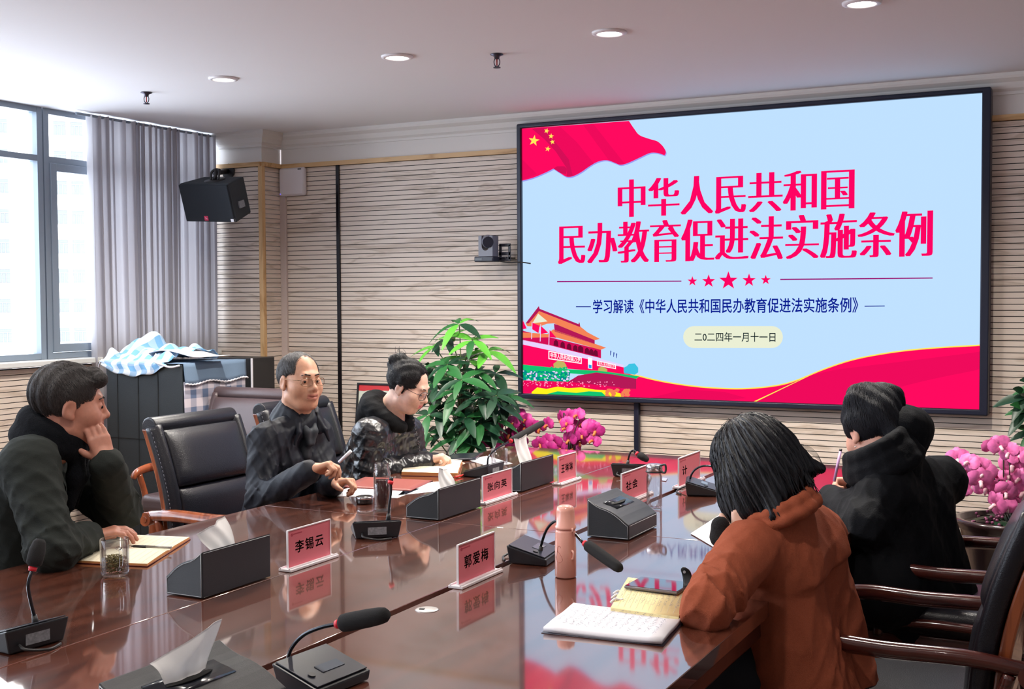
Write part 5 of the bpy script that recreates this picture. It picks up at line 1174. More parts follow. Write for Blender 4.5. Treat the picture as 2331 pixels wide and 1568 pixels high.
class Head:
    def __init__(s, c, f, roll=0, sc=1.0): s.c = np.array(c, float); s.A = head_axes(f, roll); s.sc = sc
    def w(s, x, y, z): return s.c+s.sc*(s.A.T @ np.array([x, y, z]))
    def loc(s, P): return (P-s.c)@s.A.T/s.sc
    def el(s, S, c, r, k=.01, m='u', tilt=0):
        A = s.A
        if tilt: ct, st = math.cos(tilt), math.sin(tilt); A = np.array([A[0], ct*A[1]+st*A[2], -st*A[1]+ct*A[2]])
        S.el(s.w(*c), np.array(r)*s.sc, A, k*s.sc, m)
    def rc(s, S, a, b, ra, rb, k=.01, m='u'): S.rc(s.w(*a), s.w(*b), ra*s.sc, rb*s.sc, k*s.sc, m)
    def hs(s, S, p, n, k=.008): S.hs(s.w(*p), s.A.T @ np.array(n, float), k*s.sc)
    def skull(s, S, fem=False, mouth=0):
        s.el(S, (0, -.014, .034), (.076, .096, .087), .02)
        s.el(S, (0, .03, -.03), (.061 if fem else .067, .064, .084), .03)
        s.el(S, (0, .058, -.094), (.026, .024, .02), .035)
        for q in (-1, 1):
            s.el(S, (q*.041, .05, -.026), (.03, .032, .03), .03)
            s.rc(S, (q*.052, .0, -.07), (q*.03, .05, -.092), .018, .016, .03)
        s.rc(S, (-.03, .081, .031), (.03, .081, .031), .0105, .0105, .018)
        for q in (-1, 1): s.el(S, (q*.031, .1, .008), (.02, .014, .0135), .016, 's')
        s.rc(S, (0, .087, .018), (0, .108, -.02), .0075, .0105, .014); s.el(S, (0, .109, -.023), (.0125, .0105, .01), .008)
        for q in (-1, 1): s.el(S, (q*.0135, .097, -.028), (.0085, .011, .0075), .006)
        for q in (-1, 1): s.el(S, (q*.006, .102, -.036), (.0035, .006, .003), .003, 's')
        s.el(S, (0, .086, -.052), (.03, .016, .022), .016)
        s.rc(S, (-.02, .0915, -.0505), (.02, .0915, -.0505), .0048, .0048, .006); s.el(S, (0, .099, -.0505), (.012, .006, .0055), .006)
        s.rc(S, (-.017, .09, -.0605-mouth), (.017, .09, -.0605-mouth), .0055, .0055, .007); s.el(S, (0, .096, -.0615-mouth), (.012, .006, .006), .006)
        s.rc(S, (-.022, .098, -.0555-mouth*.5), (.022, .098, -.0555-mouth*.5), .0016+mouth*.45, .0016+mouth*.45, .003, 's')
        for q in (-1, 1):   # lids with a slit
            s.el(S, (q*.031, .0775, .007), (.0155, .0145, .0135), .005)
            s.rc(S, (q*.021, .0925, .0045), (q*.041, .0885, .0055), .0026, .0026, .003, 's')
        for q in (-1, 1):   # ears
            s.el(S, (q*.079, -.01, -.003), (.0085, .02, .032), .006, tilt=-.2); s.el(S, (q*.088, -.006, .0), (.006, .011, .019), .005, 's', -.2)
            s.el(S, (q*.08, .0, -.028), (.007, .009, .011), .006)
        s.rc(S, (0, -.03, -.05), (0, -.035, -.13), .05 if fem else .056, .052 if fem else .06, .03)
    def eyes(s, par):
        for q in (-1, 1):
            mb = MB(); sph(mb, (0, 0, 0), .0128*s.sc, 16); c = s.w(q*.031, .0768, .0055); mb.v = [tuple(np.array(v_)+c) for v_ in mb.v]
            i = MB(); d = s.w(q*.031+.004, .0768+.0112, .0052)-c; sph(mb, tuple(c+d), .0056*s.sc, 12, 1); mb.build('eye', [eyew, eyei], par)
    def brows(s, par, m_, th=.0028):
        S = SDF()
        for q in (-1, 1): s.rc(S, (q*.013, .0945, .0325), (q*.032, .0895, .0355), th, th, .004); s.rc(S, (q*.032, .0895, .0355), (q*.047, .078, .03), th, th*.6, .004)
        S.build('eyebrows', m_, .0018, par)
    def lips(s, P): L = s.loc(P); return (np.abs(L[:, 0]) < .026) & (L[:, 1] > .078) & (L[:, 2] < -.0465) & (L[:, 2] > -.067)
    def glasses(s, par, m_, w=.0245, hgt=.017, r=.0011, lens=None):
        mb = MB(); n = 20; yv = .105
        for q in (-1, 1):
            pts = [s.w(q*.0335+w*np.sign(math.cos(a))*abs(math.cos(a))**.7, yv-.012*abs((q*.0335+w*math.cos(a))/.058)**2, .004+hgt*np.sign(math.sin(a))*abs(math.sin(a))**.7) for a in np.linspace(0, 2*pi, n+1)]
            mb.tube(pts, r*s.sc, 6, smooth=0)
            mb.tube([s.w(q*.057, .094, .012), s.w(q*.074, .07, .012), s.w(q*.081, .0, .01), s.w(q*.08, -.015, -.006)], r*s.sc, 6)
        mb.tube([s.w(-.0095, yv, .008), s.w(0, yv+.004, .011), s.w(.0095, yv, .008)], r*s.sc, 6)
        o = mb.build('glasses', m_, par); k = MB()
        for q in (-1, 1):
            v_ = [s.w(q*.0335+w*.95*math.cos(a), yv-.001-.012*abs((q*.0335+w*math.cos(a))/.058)**2, .004+hgt*.95*math.sin(a)) for a in np.linspace(0, 2*pi, n+1)[:-1]]
            k.add(v_, [tuple(range(n))])
        k.build('lens', glass('spectacle_lens', (.97, .97, .97), .12), o, fix=False); return o
def hand(S, wr, d, n, thumb, curls, sc=1.0, spread=.12, thumb_dir=None):
    """d along the palm, n where the palm faces, thumb +1/-1 along d x n"""
    d = unit(d); n = unit(np.array(n)-d*np.dot(n, d)); s_ = np.cross(d, n)*thumb; wr = np.array(wr, float); g_ = lambda a, b, c: wr+sc*(d*a+s_*b+n*c)
    for o in (.026, .009, -.009, -.025): S.rc(g_(.012, o*.62, 0), g_(.082-abs(o-.004)*.2, o, 0), .0145*sc, .0115*sc, .012)
    S.rc(g_(-.02, 0, 0), g_(.02, 0, 0), .023*sc, .021*sc, .02); S.el(g_(.035, .018, .01), np.array((.026, .017, .016))*sc, np.array([d, s_, n]), .012)
    for o, L, c in zip((.026, .009, -.009, -.025), (.072, .080, .074, .058), curls):
        p = g_(.082-abs(o-.004)*.2, o, 0); dd = unit(d+s_*o*spread*10*.35); a = 0
        for f_, ang, r0, r1 in zip((.46, .3, .24), c, (.0098, .0087, .0078), (.0088, .0078, .0068)):
            a += rad(ang); v_ = dd*math.cos(a)+n*math.sin(a); q = p+v_*L*f_*sc; S.rc(p, q, r0*sc, r1*sc, .0025); p = q
    td = unit((d*.62+s_*.62+n*.45) if thumb_dir is None else (d*thumb_dir[0]+s_*thumb_dir[1]+n*thumb_dir[2])); p = g_(.022, .024, .006)
    q = p+td*.04*sc; S.rc(p, q, .0135*sc, .0108*sc, .008); e = unit(td+d*.35); S.rc(q, q+e*.03*sc, .0104*sc, .0082*sc, .003)
    return q+e*.03*sc
RELAX = [(18, 25, 15), (24, 30, 18), (28, 34, 20), (32, 36, 22)]
GRIP = [(48, 62, 35), (58, 68, 40), (66, 72, 42), (70, 72, 42)]
PINCH = [(42, 48, 25), (50, 58, 30), (62, 66, 38), (68, 70, 40)]
FLAT = [(6, 8, 6), (8, 10, 6), (10, 12, 8), (12, 14, 8)]
def skeleton_body(J, H, hands, fem=False, mouth=0):
    S = SDF(); lat = unit(J['shL']-J['shR']); J['lat'] = lat
    H.skull(S, fem, mouth); hb = H.w(0, -.035, -.125)
    S.rc(hb, J['nb'], .054, .062, .03)
    for q in (-1, 1):
        S.rc(J['pel']+lat*q*.08, J['che']+lat*q*.075, .1, .085, .05); S.rc(J['che']+lat*q*.075, J['sh'+('L' if q > 0 else 'R')], .075, .052, .04)
        S.rc(J['nb'], J['sh'+('L' if q > 0 else 'R')], .05, .05, .04)
    for k in 'LR':
        S.rc(J['sh'+k], J['el'+k], .046, .036, .02); S.rc(J['el'+k], J['wr'+k], .036, .025, .02)
        a = hands[k]; J['tip'+k] = hand(S, J['wr'+k], *a[0], **a[1])
        S.rc(J['hip'+k], J['kn'+k], .075, .052, .03); S.rc(J['kn'+k], J['an'+k], .05, .036, .02)
    return S
def coat(J, tr=.115, ch=.1, shr=.066, ar=(.066, .058, .046), hem=.1, neck=.058, k=.03, belly=0):
    S = SDF(); lat = J['lat']
    up = unit(J['che']-J['pel'])
    for q in (-1, 1):
        c = 'L' if q > 0 else 'R'
        S.rc(J['pel']-up*hem+lat*q*.085, J['che']+lat*q*.08, tr, ch, .05); S.rc(J['che']+lat*q*.08, J['sh'+c]-lat*q*.02, ch*.9, shr, .05); S.rc(J['nb']-up*.012, J['sh'+c]-lat*q*.01, neck, shr*.88, .04)
        S.rc(J['sh'+c], J['el'+c], ar[0], ar[1], k); wv = unit(J['wr'+c]-J['el'+c]); S.rc(J['el'+c], J['wr'+c]-wv*.012, ar[1], ar[2], k)
    return S
def cuffs_open(S, J, r=.033):
    for c in 'LR':
        wv = unit(J['wr'+c]-J['el'+c]); S.hs(J['wr'+c]-wv*.0, wv, .003) if False else None
def legs(J, par, m_, shoe, tr=.08):
    S = SDF(); lat = J['lat']
    S.rc(J['pel']-lat*.06, J['pel']+lat*.06, .1, .1, .03)
    for k in 'LR': S.rc(J['hip'+k], J['kn'+k], tr, .07, .03); S.rc(J['kn'+k], J['an'+k], .068, .058, .02)
    S.disp = folds(.006, .09, 3, [(J['knL'], .15, 1), (J['knR'], .15, 1)]); S.build('trousers', m_, .012, par)
    for k in 'LR':
        S = SDF(); a = np.array(J['an'+k]); f = J['tf']; a = np.array([a[0], a[1], 0]); S.rc(a+[0, 0, .045], a+f*.15+[0, 0, .035], .042, .036, .02); S.rc(a-f*.03+[0, 0, .04], a+[0, 0, .08], .04, .042, .02); S.hs((0, 0, .006), (0, 0, -1), .004)
        S.build('shoe', shoe, .006, par)
def seat_legs(J, tf):
    tf = unit(tf); J['tf'] = tf; lat = unit(J['shL']-J['shR']); lat[2] = 0; lat = unit(lat)
    for k, q in (('L', 1), ('R', -1)):
        J['hip'+k] = J['pel']+lat*q*.09+np.array([0, 0, -.01]); kn = J['hip'+k]+tf*.40; kn[2] = .5; kn += lat*q*.03; J['kn'+k] = kn; an = kn+tf*.04; an[2] = .09; J['an'+k] = an
def strands(S, name, m_, par, comb, n, steps, step, seed, w=.0011, off=.0012, keep=None, jit=.12):
    """combed locks lying on the hair shape; comb(P) = direction field"""
    q = np.random.default_rng(seed); lo, hi = S.bounds(); P = (lo+(hi-lo)*q.random((n*14, 3))).astype(f32)
    def dist(X):
        d, _ = S.full(X); return d if S.disp is None else d-S.disp(X)
    def grad(X):
        e = 2e-3; return np.stack([dist(X+np.eye(3, dtype=f32)[i]*e)-dist(X-np.eye(3, dtype=f32)[i]*e) for i in range(3)], -1)
    d = dist(P); P = P[np.abs(d) < .02]
    for _ in range(3):
        g_ = grad(P); g_ /= np.linalg.norm(g_, axis=1)[:, None]+1e-9; P = P-g_*(dist(P))[:, None]
    if keep is not None: P = P[keep(P)]
    P = P[:n]; J_ = q.normal(size=P.shape).astype(f32)*jit; path = []; nrm = []; lift = off+q.random(len(P)).astype(f32)*.0018
    for i in range(steps+1):
        g_ = grad(P); g_ /= np.linalg.norm(g_, axis=1)[:, None]+1e-9; P = P-g_*(dist(P)-lift)[:, None]; path.append(P.copy()); nrm.append(g_)
        c = comb(P)+J_; c = c-g_*(c*g_).sum(1)[:, None]; c /= np.linalg.norm(c, axis=1)[:, None]+1e-9; P = P+c*step
    V = []; k = len(P)
    for i in range(steps+1):
        t = path[min(i+1, steps)]-path[max(i-1, 0)]; t /= np.linalg.norm(t, axis=1)[:, None]+1e-9; sd = np.cross(t, nrm[i]); ww = w*(1-.8*(i/steps)**2)
        V += [path[i]-sd*ww, path[i]+nrm[i]*ww*.8, path[i]+sd*ww]
    V = np.stack(V, 1).reshape(-1, 3); m3 = 3*(steps+1)
    f = np.array([(3*i+j, 3*i+j+1, 3*i+j+4, 3*i+j+3) for i in range(steps) for j in (0, 1)]); Fq = (f[None]+(np.arange(k)*m3)[:, None, None]).reshape(-1, 4)
    me = bpy.data.meshes.new(name); me.vertices.add(len(V)); me.vertices.foreach_set('co', V.astype(f32).ravel()); me.loops.add(Fq.size); me.polygons.add(len(Fq))
    me.loops.foreach_set('vertex_index', Fq.astype(np.int32).ravel()); me.polygons.foreach_set('loop_start', np.arange(0, Fq.size, 4, dtype=np.int32)); me.polygons.foreach_set('use_smooth', np.ones(len(Fq), bool))
    me.materials.append(m_); me.update(calc_edges=True); o = bpy.data.objects.new(name, me); COL.objects.link(o); o.parent = par; o['kind'] = 'stuff'; return o
def comb_from(H, whorl, down=.6, fwd=0.0):
    """hair growing away from a whorl on the crown and falling"""
    wp = H.w(*whorl).astype(f32); dn = (-H.A[2]).astype(f32); fw = H.A[1].astype(f32)
    def fn(P): v_ = P-wp; v_ /= np.linalg.norm(v_, axis=1)[:, None]+1e-6; return v_+dn*down+fw*fwd
    return fn
def nring(S, c, up, f, r, ths, gap, rise=0, k=.02, el_=1.1):
    up = unit(up); f = unit(np.array(f)-up*np.dot(f, up)); s_ = np.cross(f, up); n = len(ths)
    P = [c+f*r*el_*math.cos(a)+s_*r*math.sin(a)-up*rise*math.cos(a) for a in np.linspace(gap, 2*pi-gap, n)]; S.chain(P, ths, k); return P
def collar(name, H, J, m_, r, th, h, par, front=None, tilt=(0, 0), a0=30, a1=330, flare=.012, nu=30):
    """upright band round the neck, open at the front"""
    c = np.array(J['nb']); up = unit(H.w(0, -.035, -.1)-c); f = np.array(front); f = unit(f-up*np.dot(f, up)); s_ = np.cross(f, up)
    def fn(u, v):
        a = rad(a0+(a1-a0)*u); rr_ = r+flare*(1-v)+.004*math.sin(a*3); fr = .5+.5*math.cos(a)
        return c+up*(tilt[0]+(h-.02*fr)*v-.02*fr)+f*math.cos(a)*rr_*1.12+s_*math.sin(a)*rr_
    mb = MB(); mb.grid(fn, nu, 6, th=th); o = mb.build(name, m_, par, fix=False); return o
def seam(name, pts, m_, par, r=.0016): mb = MB(); mb.tube(pts, r, 5, smooth=5); return mb.build(name, m_, par)
trou = mat('trousers_dark', srgb(34, 36, 44), .85, bump=(500, .2)); shoem = mat('shoe_black', (.015, .015, .016), .3)

# ---- man in glasses ----------------------------------------------------------
J = dict(nb=pd(684, 958, 5.12), che=pd(660, 1050, 5.14), pel=pd(630, 1205, 5.2), shR=pd(603, 1004, 4.95), shL=pd(722, 990, 5.28),
         elR=pd(592, 1138, 4.86), wrR=pd(706, 1072, 4.66), elL=pd(745, 1120, 5.15), wrL=pd(757, 1100, 4.80))
seat_legs(J, (1, -.05, 0))
H = Head(pd(683, 868, 5.08), (.94, -.33, -.02), .02)
rt, upv = _rt, np.array([0, 0, 1.0])
hands = dict(R=((rt*.95+upv*.35, -upv*.75-_fw*.1+rt*.3, 1, PINCH), {}), L=((rt*.9+upv*.15-_fw*.3, -upv*.6-rt*.3, -1, GRIP), {}))
sk = skin_mat('skin_tan', (202, 150, 122)); lp1 = mat('lips_tan', srgb(182, 116, 100), .45)
S = skeleton_body(J, H, hands, mouth=.004)
P2_ = S.build('person', [sk, lp1], .0032, None, lambda P: np.where(H.lips(P), 1, 0))
tag(P2_, 'seated man in thin-rimmed glasses and dark navy jacket, hands together, turned towards the screen side', 'person')
S = SDF(); H.el(S, (0, -.019, .032), (.0815, .1, .091), .01); H.hs(S, (0, .046, .06), (0, 1, .12)); H.hs(S, (0, -.0, -.055), (0, .45, -1), .01)
H.el(S, (0, .13, .06), (.058, .09, .05), .012, 's'); H.el(S, (.09, .045, -.02), (.05, .05, .06), .01, 's'); H.el(S, (-.09, .045, -.02), (.05, .05, .06), .01, 's')
for q in (-1, 1): H.el(S, (q*.09, -.004, -.008), (.02, .024, .04), .006, 's')
S.build('hair', hairg, .003, P2_); S1 = S
strands(S1, 'hair_strands', hairg, P2_, comb_from(H, (0, -.05, .1), .5, .3), 2600, 4, .006, 1, .0007)
H.eyes(P2_); H.brows(P2_, hairm); H.glasses(P2_, mat('gold_rim', srgb(150, 126, 100), .25, .9))
navy = mat('jacket_navy', srgb(13, 18, 30), .6, bump=(420, .25), spec=.3)
S = coat(J, .12, .105, .07, (.072, .062, .05), neck=.078); S.disp = folds(.011, .1, 5, [(J['elR'], .13, 1.5), (J['elL'], .12, 1.2), (J['shR'], .12, .7), (J['che'], .15, .3)])
S.build('jacket', navy, .0055, P2_)
shirt = mat('shirt_charcoal', srgb(36, 42, 50), .7, bump=(500, .2))
f = unit((.94, -.3, 0)); upn = unit(upv*.9+f*.25); c = J['nb']*.6+H.w(0, -.035, -.125)*.4-upv*.012
S = SDF(); nring(S, c+upn*-.012, upn, f, .094, [.02]*14, .62, .012); nring(S, c+upn*.012, upn, f, .084, [.016]*14, .65, .012); P = nring(S, c+upn*.035, upn, f, .077, [.011]*14, .7, .014); nring(S, c+upn*.055, upn, f, .07, [.008]*14, .8, .014)
for q, e in ((1, P[0]), (-1, P[-1])): s_ = np.cross(f, upn)*q; S.rc(e, e+f*.045-upn*.05+s_*.018, .011, .01, .008); S.rc(e+f*.045-upn*.05+s_*.018, e+f*.055-upn*.1+s_*.04, .011, .006, .008)
S.disp = folds(.002, .06, 31); S.build('collar', navy, .0045, P2_)
S = SDF(); P = nring(S, c+upn*.03, upn, f, .064, [.008]*12, .5, .012)
for q, e in ((1, P[0]), (-1, P[-1])): s_ = np.cross(f, upn)*q; S.rc(e, e+f*.035-upn*.05-s_*.012, .012, .014, .02); S.rc(e+f*.035-upn*.05-s_*.012, e+f*.05-upn*.1-s_*.02, .014, .01, .02)
S.rc(c+f*.06-upn*.07, c+f*.085-upn*.15, .03, .03, .03); S.build('shirt', shirt, .0045, P2_)
legs(J, P2_, trou, shoem)
mb = MB(); mb.cyl(pd(772, 1052, 4.63), pd(799, 1026, 4.62), .0065, n=12); tag(mb.build('white_stick', paper), 'small white stick held between the fingers of the man in glasses', 'stick')

# ---- woman in the black puffer jacket ------------------------------------------
J = dict(nb=pd(888, 965, 5.66), che=pd(862, 1030, 5.7), pel=pd(835, 1150, 5.76), shR=pd(842, 992, 5.5), shL=pd(925, 985, 5.82),
         elR=pd(838, 1086, 5.47), wrR=pd(970, 1050, 5.6), elL=pd(945, 1068, 5.85), wrL=pd(990, 1052, 5.78))
seat_legs(J, (1, .05, 0))
H = Head(pd(930, 880, 5.62), (.92, .12, -.46), -.06, .97)
hands = dict(R=((rt*.95+upv*.3, -upv*.8+rt*.3, 1, PINCH), {}), L=((rt*.9+_fw*.2, -upv, -1, FLAT), {}))
sk = skin_mat('skin_fair', (226, 184, 164)); lp2 = mat('lips_rose', srgb(198, 104, 110), .4)
S = skeleton_body(J, H, hands, True); P3_ = S.build('person', [sk, lp2], .0032, None, lambda P: np.where(H.lips(P), 1, 0))
tag(P3_, 'woman with a hair bun and glasses in a black puffer jacket, writing at the table', 'person')
S = SDF(); H.el(S, (0, -.02, .036), (.083, .103, .094), .01); H.hs(S, (0, .058, .03), (0, 1, .12), .012); H.el(S, (0, .105, .015), (.066, .055, .072), .02, 's'); H.hs(S, (0, -.03, -.075), (0, .55, -1), .01)
for q in (-1, 1): H.el(S, (q*.092, -.002, -.02), (.02, .02, .032), .008, 's'); H.el(S, (q*.08, .055, -.06), (.03, .05, .05), .01, 's')
H.el(S, (0, -.098, .078), (.036, .032, .04), .012)
H.rc(S, (-.02, -.1, .11), (.02, -.12, .09), .018, .02, .015); H.rc(S, (.01, -.08, .115), (.0, -.125, .06), .016, .018, .012); H.rc(S, (0, -.09, .05), (0, -.09, .02), .026, .02, .02)
def hs_disp(P): L = H.loc(P); return (.0022*np.sin(L[..., 0]*190+6*np.sin(L[..., 1]*22))+.0016*np.sin(L[..., 2]*150+L[..., 0]*60)).astype(f32)
S.disp = hs_disp; S.build('hair', hairm, .003, P3_)
cb = H.w(0, -.1, .085).astype(f32)
strands(S, 'hair_strands', hairm, P3_, lambda P: cb-P, 3800, 7, .008, 3, .0009)
mb = MB(); rr = random.Random(6)
for i in range(26):
    a = rr.uniform(0, 6.28); p = H.w(.03*math.cos(a), -.1+rr.uniform(-.02, .02), .1+.025*math.sin(a)); q = p+H.A.T @ np.array([rr.uniform(-.03, .03), rr.uniform(-.04, .01), rr.uniform(.0, .05)]); mb.tube([p, (p+q)/2+np.array([rr.uniform(-.01, .01), 0, .01]), q], .0007, 4, smooth=3)
mb.build('loose_hair', hairm, P3_)
mb = MB(); mb.tube([H.w(-.02, -.075, .05), H.w(-.035, -.085, .07), H.w(-.03, -.09, .09)], .006, 8); mb.build('hair_tie', mat('hair_tie_brown', srgb(110, 58, 44), .5), P3_)
H.eyes(P3_); H.brows(P3_, hairm, .0022); H.glasses(P3_, mat('dark_rim', srgb(46, 36, 40), .3, .3), .026, .022, .0013)
mb = MB(); sph(mb, tuple(H.w(.084, .002, -.045)), .003, 8); mb.build('earring', mat('pearl', srgb(240, 230, 224), .2), P3_)
puff = mat('puffer_black', srgb(18, 20, 25), .33, coat=.15, bump=(120, .25), spec=.6)
S = coat(J, .128, .115, .08, (.082, .075, .056), hem=.05)
fz = folds(.012, .085, 9, [(J['elR'], .14, 1.2)])
fz2 = folds(.005, .05, 19); axU, axF = unit(J['elR']-J['shR']), unit(J['wrR']-J['elR'])
def qd(P):
    t_ = (P-J['pel'].astype(f32))@unit(J['che']-J['pel']).astype(f32); base = np.abs(np.sin(t_*pi/.062))
    dU = np.linalg.norm(P-(J['shR']*.45+J['elR']*.55).astype(f32), axis=-1); dF = np.linalg.norm(P-(J['elR']*.5+J['wrR']*.5).astype(f32), axis=-1)
    bU = np.abs(np.sin(((P-J['shR'].astype(f32))@axU.astype(f32))*pi/.058)); bF = np.abs(np.sin(((P-J['elR'].astype(f32))@axF.astype(f32))*pi/.058))
    wU = np.exp(-(dU/.13)**4); wF = np.exp(-(dF/.13)**4); b_ = base*(1-np.maximum(wU, wF))+(bU*wU+bF*wF)/np.maximum(wU+wF, 1)*1.0
    return (np.minimum(b_, .75)*.005-.003+fz(P)+fz2(P)).astype(f32)
S.disp = qd; S.build('puffer_jacket', puff, .0055, P3_)
hood = mat('hood_black', srgb(10, 11, 14), .85, bump=(300, .3), spec=.2)
S = SDF(); c = J['nb']; f = unit((.95, .1, -.1)); s_ = unit(np.cross(f, upv)); ring = [c+f*.085*math.cos(a)*1.0+s_*.088*math.sin(a)+upv*(.045+.05*-math.cos(a)) for a in np.linspace(.45, 2*pi-.45, 12)]
S.chain(ring, [.032, .036, .04, .044, .05, .054, .054, .05, .044, .04, .036, .032], .02); S.el(c-f*.11+upv*.03, (.06, .075, .06), None, .04); S.disp = folds(.006, .06, 4); S.build('hood', hood, .005, P3_)
for k in 'RL': wv = unit(J['wr'+k]-J['el'+k]); mb = MB(); mb.cyl(J['wr'+k]-wv*.05, J['wr'+k]-wv*.002, .045, .036, n=18); mb.build('cuff', hood, P3_)
mb = MB(); tm = mat('teeth_metal', srgb(150, 150, 156), .25, .9)
for i in range(14): p = J['nb']+f*(.105+.004*i)+s_*(-.035+.002*i)+upv*(.03-.0135*i); mb.box(tuple(p), (.006, .006, .004))
mb.build('zip', tm, P3_); legs(J, P3_, trou, shoem)
b = J['tipR']; d_ = unit(rt*.35+upv*.9); mb = MB(); mb.cyl(b-d_*.035, b+d_*.085, .004, .004, n=8); tag(mb.build('pen', blk), 'dark pen held by the woman in the black puffer jacket', 'pen', 'pens on the table')

# ---- man resting his cheek (left) ----------------------------------------------
J = dict(nb=pd(92, 1012, 3.86), che=pd(64, 1130, 3.87), pel=pd(40, 1385, 3.9), shR=pd(66, 1060, 3.66), shL=pd(112, 1046, 4.05),
         elR=pd(118, 1248, 3.56), wrR=pd(204, 1226, 3.80), elL=pd(268, 1162, 4.02), wrL=pd(243, 1052, 3.80))
seat_legs(J, (.9, .4, 0))
H = Head(pd(160, 922, 3.82), (.60, .79, -.12), -.05, 1.03)
hands = dict(R=((rt*.85+_fw*.3+upv*.25, -upv*.8-rt*.2, 1, RELAX), {}), L=((upv*.95-rt*.3, -rt*.55+_fw*.8, 1, [(8, 16, 10), (10, 20, 10), (14, 24, 12), (18, 28, 14)]), {}))
sk = skin_mat('skin_ruddy', (186, 128, 108)); lp3 = mat('lips_ruddy', srgb(150, 84, 78), .5)
S = skeleton_body(J, H, hands); P1_ = S.build('person', [sk, lp3], .0034, None, lambda P: np.where(H.lips(P), 1, 0))
tag(P1_, 'man in a dark grey-green coat at the left edge, resting his cheek on his hand', 'person')
S = SDF(); H.el(S, (0, -.022, .038), (.083, .104, .094), .01); H.hs(S, (0, .062, .04), (0, 1, -.25), .012); H.hs(S, (0, -.03, -.072), (0, .35, -1), .012)
for q in (-1, 1): H.el(S, (q*.092, -.004, -.012), (.024, .024, .04), .008, 's'); H.el(S, (q*.085, .06, -.02), (.035, .05, .055), .012, 's')
H.el(S, (0, .118, .012), (.07, .05, .064), .012, 's'); H.rc(S, (-.04, .06, .098), (.045, .075, .09), .022, .02, .02); S.disp = lambda P: (.0018*np.sin(H.loc(P)[..., 0]*170+H.loc(P)[..., 1]*90)).astype(f32)
hm = mat('hair_salt', srgb(50, 46, 46), .5, var=(260, .6), bump=(420, .6), stretch=(1, 1, .3)); S.build('hair', hm, .0032, P1_)
strands(S, 'hair_strands', hm, P1_, comb_from(H, (0, -.06, .1), .35, .35), 5200, 4, .007, 4, .0008)
H.eyes(P1_); H.brows(P1_, hairm, .0032)
ct = mat('coat_grey_green', srgb(38, 42, 40), .9, bump=(420, .3), spec=.2)
S = coat(J, .135, .12, .085, (.085, .075, .056), hem=.05, neck=.07); S.disp = folds(.012, .12, 11, [(J['elR'], .15, 1.2), (J['elL'], .13, 1.2), (J['che'], .2, .4)]); S.build('coat', ct, .006, P1_)
f = unit((.75, .6, -.2)); hb = H.w(0, -.035, -.125); upn = unit(hb-J['nb']); c = pd(126, 985, 3.84); upn = unit(upv+.3*f)
S = SDF(); T_ = [.024, .028, .032, .034, .036, .038, .038, .038, .036, .034, .032, .028, .024]
nring(S, c-upn*.03, upn, f, .082, T_, .5, .0, .03); P = nring(S, c+upn*.015, upn, f, .078, [t*.85 for t in T_], .5, .012, .03)
for e in (P[0], P[-1]): S.rc(e, e+f*.03-upn*.12, .03, .026, .03); S.rc(e+f*.03-upn*.12, e+f*.04-upn*.22, .026, .014, .03)
S.disp = folds(.006, .035, 2)
S.build('fleece_collar', mat('fleece_dark', srgb(14, 16, 21), .95, bump=(300, .8), spec=.15), .005, P1_); legs(J, P1_, trou, shoem)

# ---- woman in the orange coat ----------------------------------------------------
J = dict(nb=pd(1776, 1186, 3.25), che=pd(1800, 1275, 3.30), pel=pd(1850, 1500, 3.3), shL=pd(1704, 1256, 3.13), shR=pd(1864, 1216, 3.44),
         elL=pd(1606, 1384, 2.92), wrL=pd(1692, 1238, 3.18), elR=pd(1800, 1330, 3.66), wrR=pd(1690, 1280, 3.62))
seat_legs(J, (-1, .1, 0))
H = Head(pd(1716, 1062, 3.3), (-.74, .58, -.42), .24, 1.03)
hands = dict(L=((upv*.9+rt*.1+_fw*.2, rt*.2+_fw*.8, 1, GRIP), {}), R=((-rt*.9, -upv, 1, FLAT), {}))
S = skeleton_body(J, H, hands, True); sk = skin_mat('skin_fair', (226, 184, 164)); P4_ = S.build('person', [sk, lp2], .0036, None, lambda P: np.where(H.lips(P), 1, 0))
tag(P4_, 'woman with black bobbed hair in a burnt orange coat, seen from behind', 'person')
S = SDF(); H.el(S, (0, -.018, .03), (.1, .118, .106), .01); H.el(S, (0, -.045, -.035), (.106, .09, .082), .05)
H.el(S, (-.08, .0, -.075), (.045, .075, .085), .04); H.rc(S, (-.085, -.02, -.1), (-.088, .03, -.15), .04, .018, .03)
H.el(S, (.08, .01, -.05), (.045, .075, .08), .04); H.rc(S, (.085, 0, -.07), (.088, .04, -.12), .04, .018, .03)
H.rc(S, (.06, -.08, -.045), (.112, -.108, -.072), .03, .01, .03); H.rc(S, (-.05, -.09, -.09), (-.085, -.1, -.14), .035, .016, .03)
H.rc(S, (0, -.09, -.06), (-.01, -.095, -.09), .04, .02, .04)
H.el(S, (0, .13, -.04), (.066, .085, .115), .02, 's')
def bob(P): L = H.loc(P); a = np.arctan2(L[..., 0], -L[..., 1]); return (.0032*np.sin(a*34+5*np.sin(L[..., 2]*16))+.002*np.sin(a*71+L[..., 2]*30)).astype(f32)
S.disp = bob; hb_ = mat('hair_bob', srgb(18, 20, 27), .36, var=(300, .3), bump=(300, .4), stretch=(1, 1, .08)); S.build('hair', hb_, .0035, P4_)
strands(S, 'hair_strands', hb_, P4_, comb_from(H, (-.01, -.03, .13), 1.1, .05), 6500, 12, .014, 5, .0011, jit=.1)
mb = MB(); rr = random.Random(2)
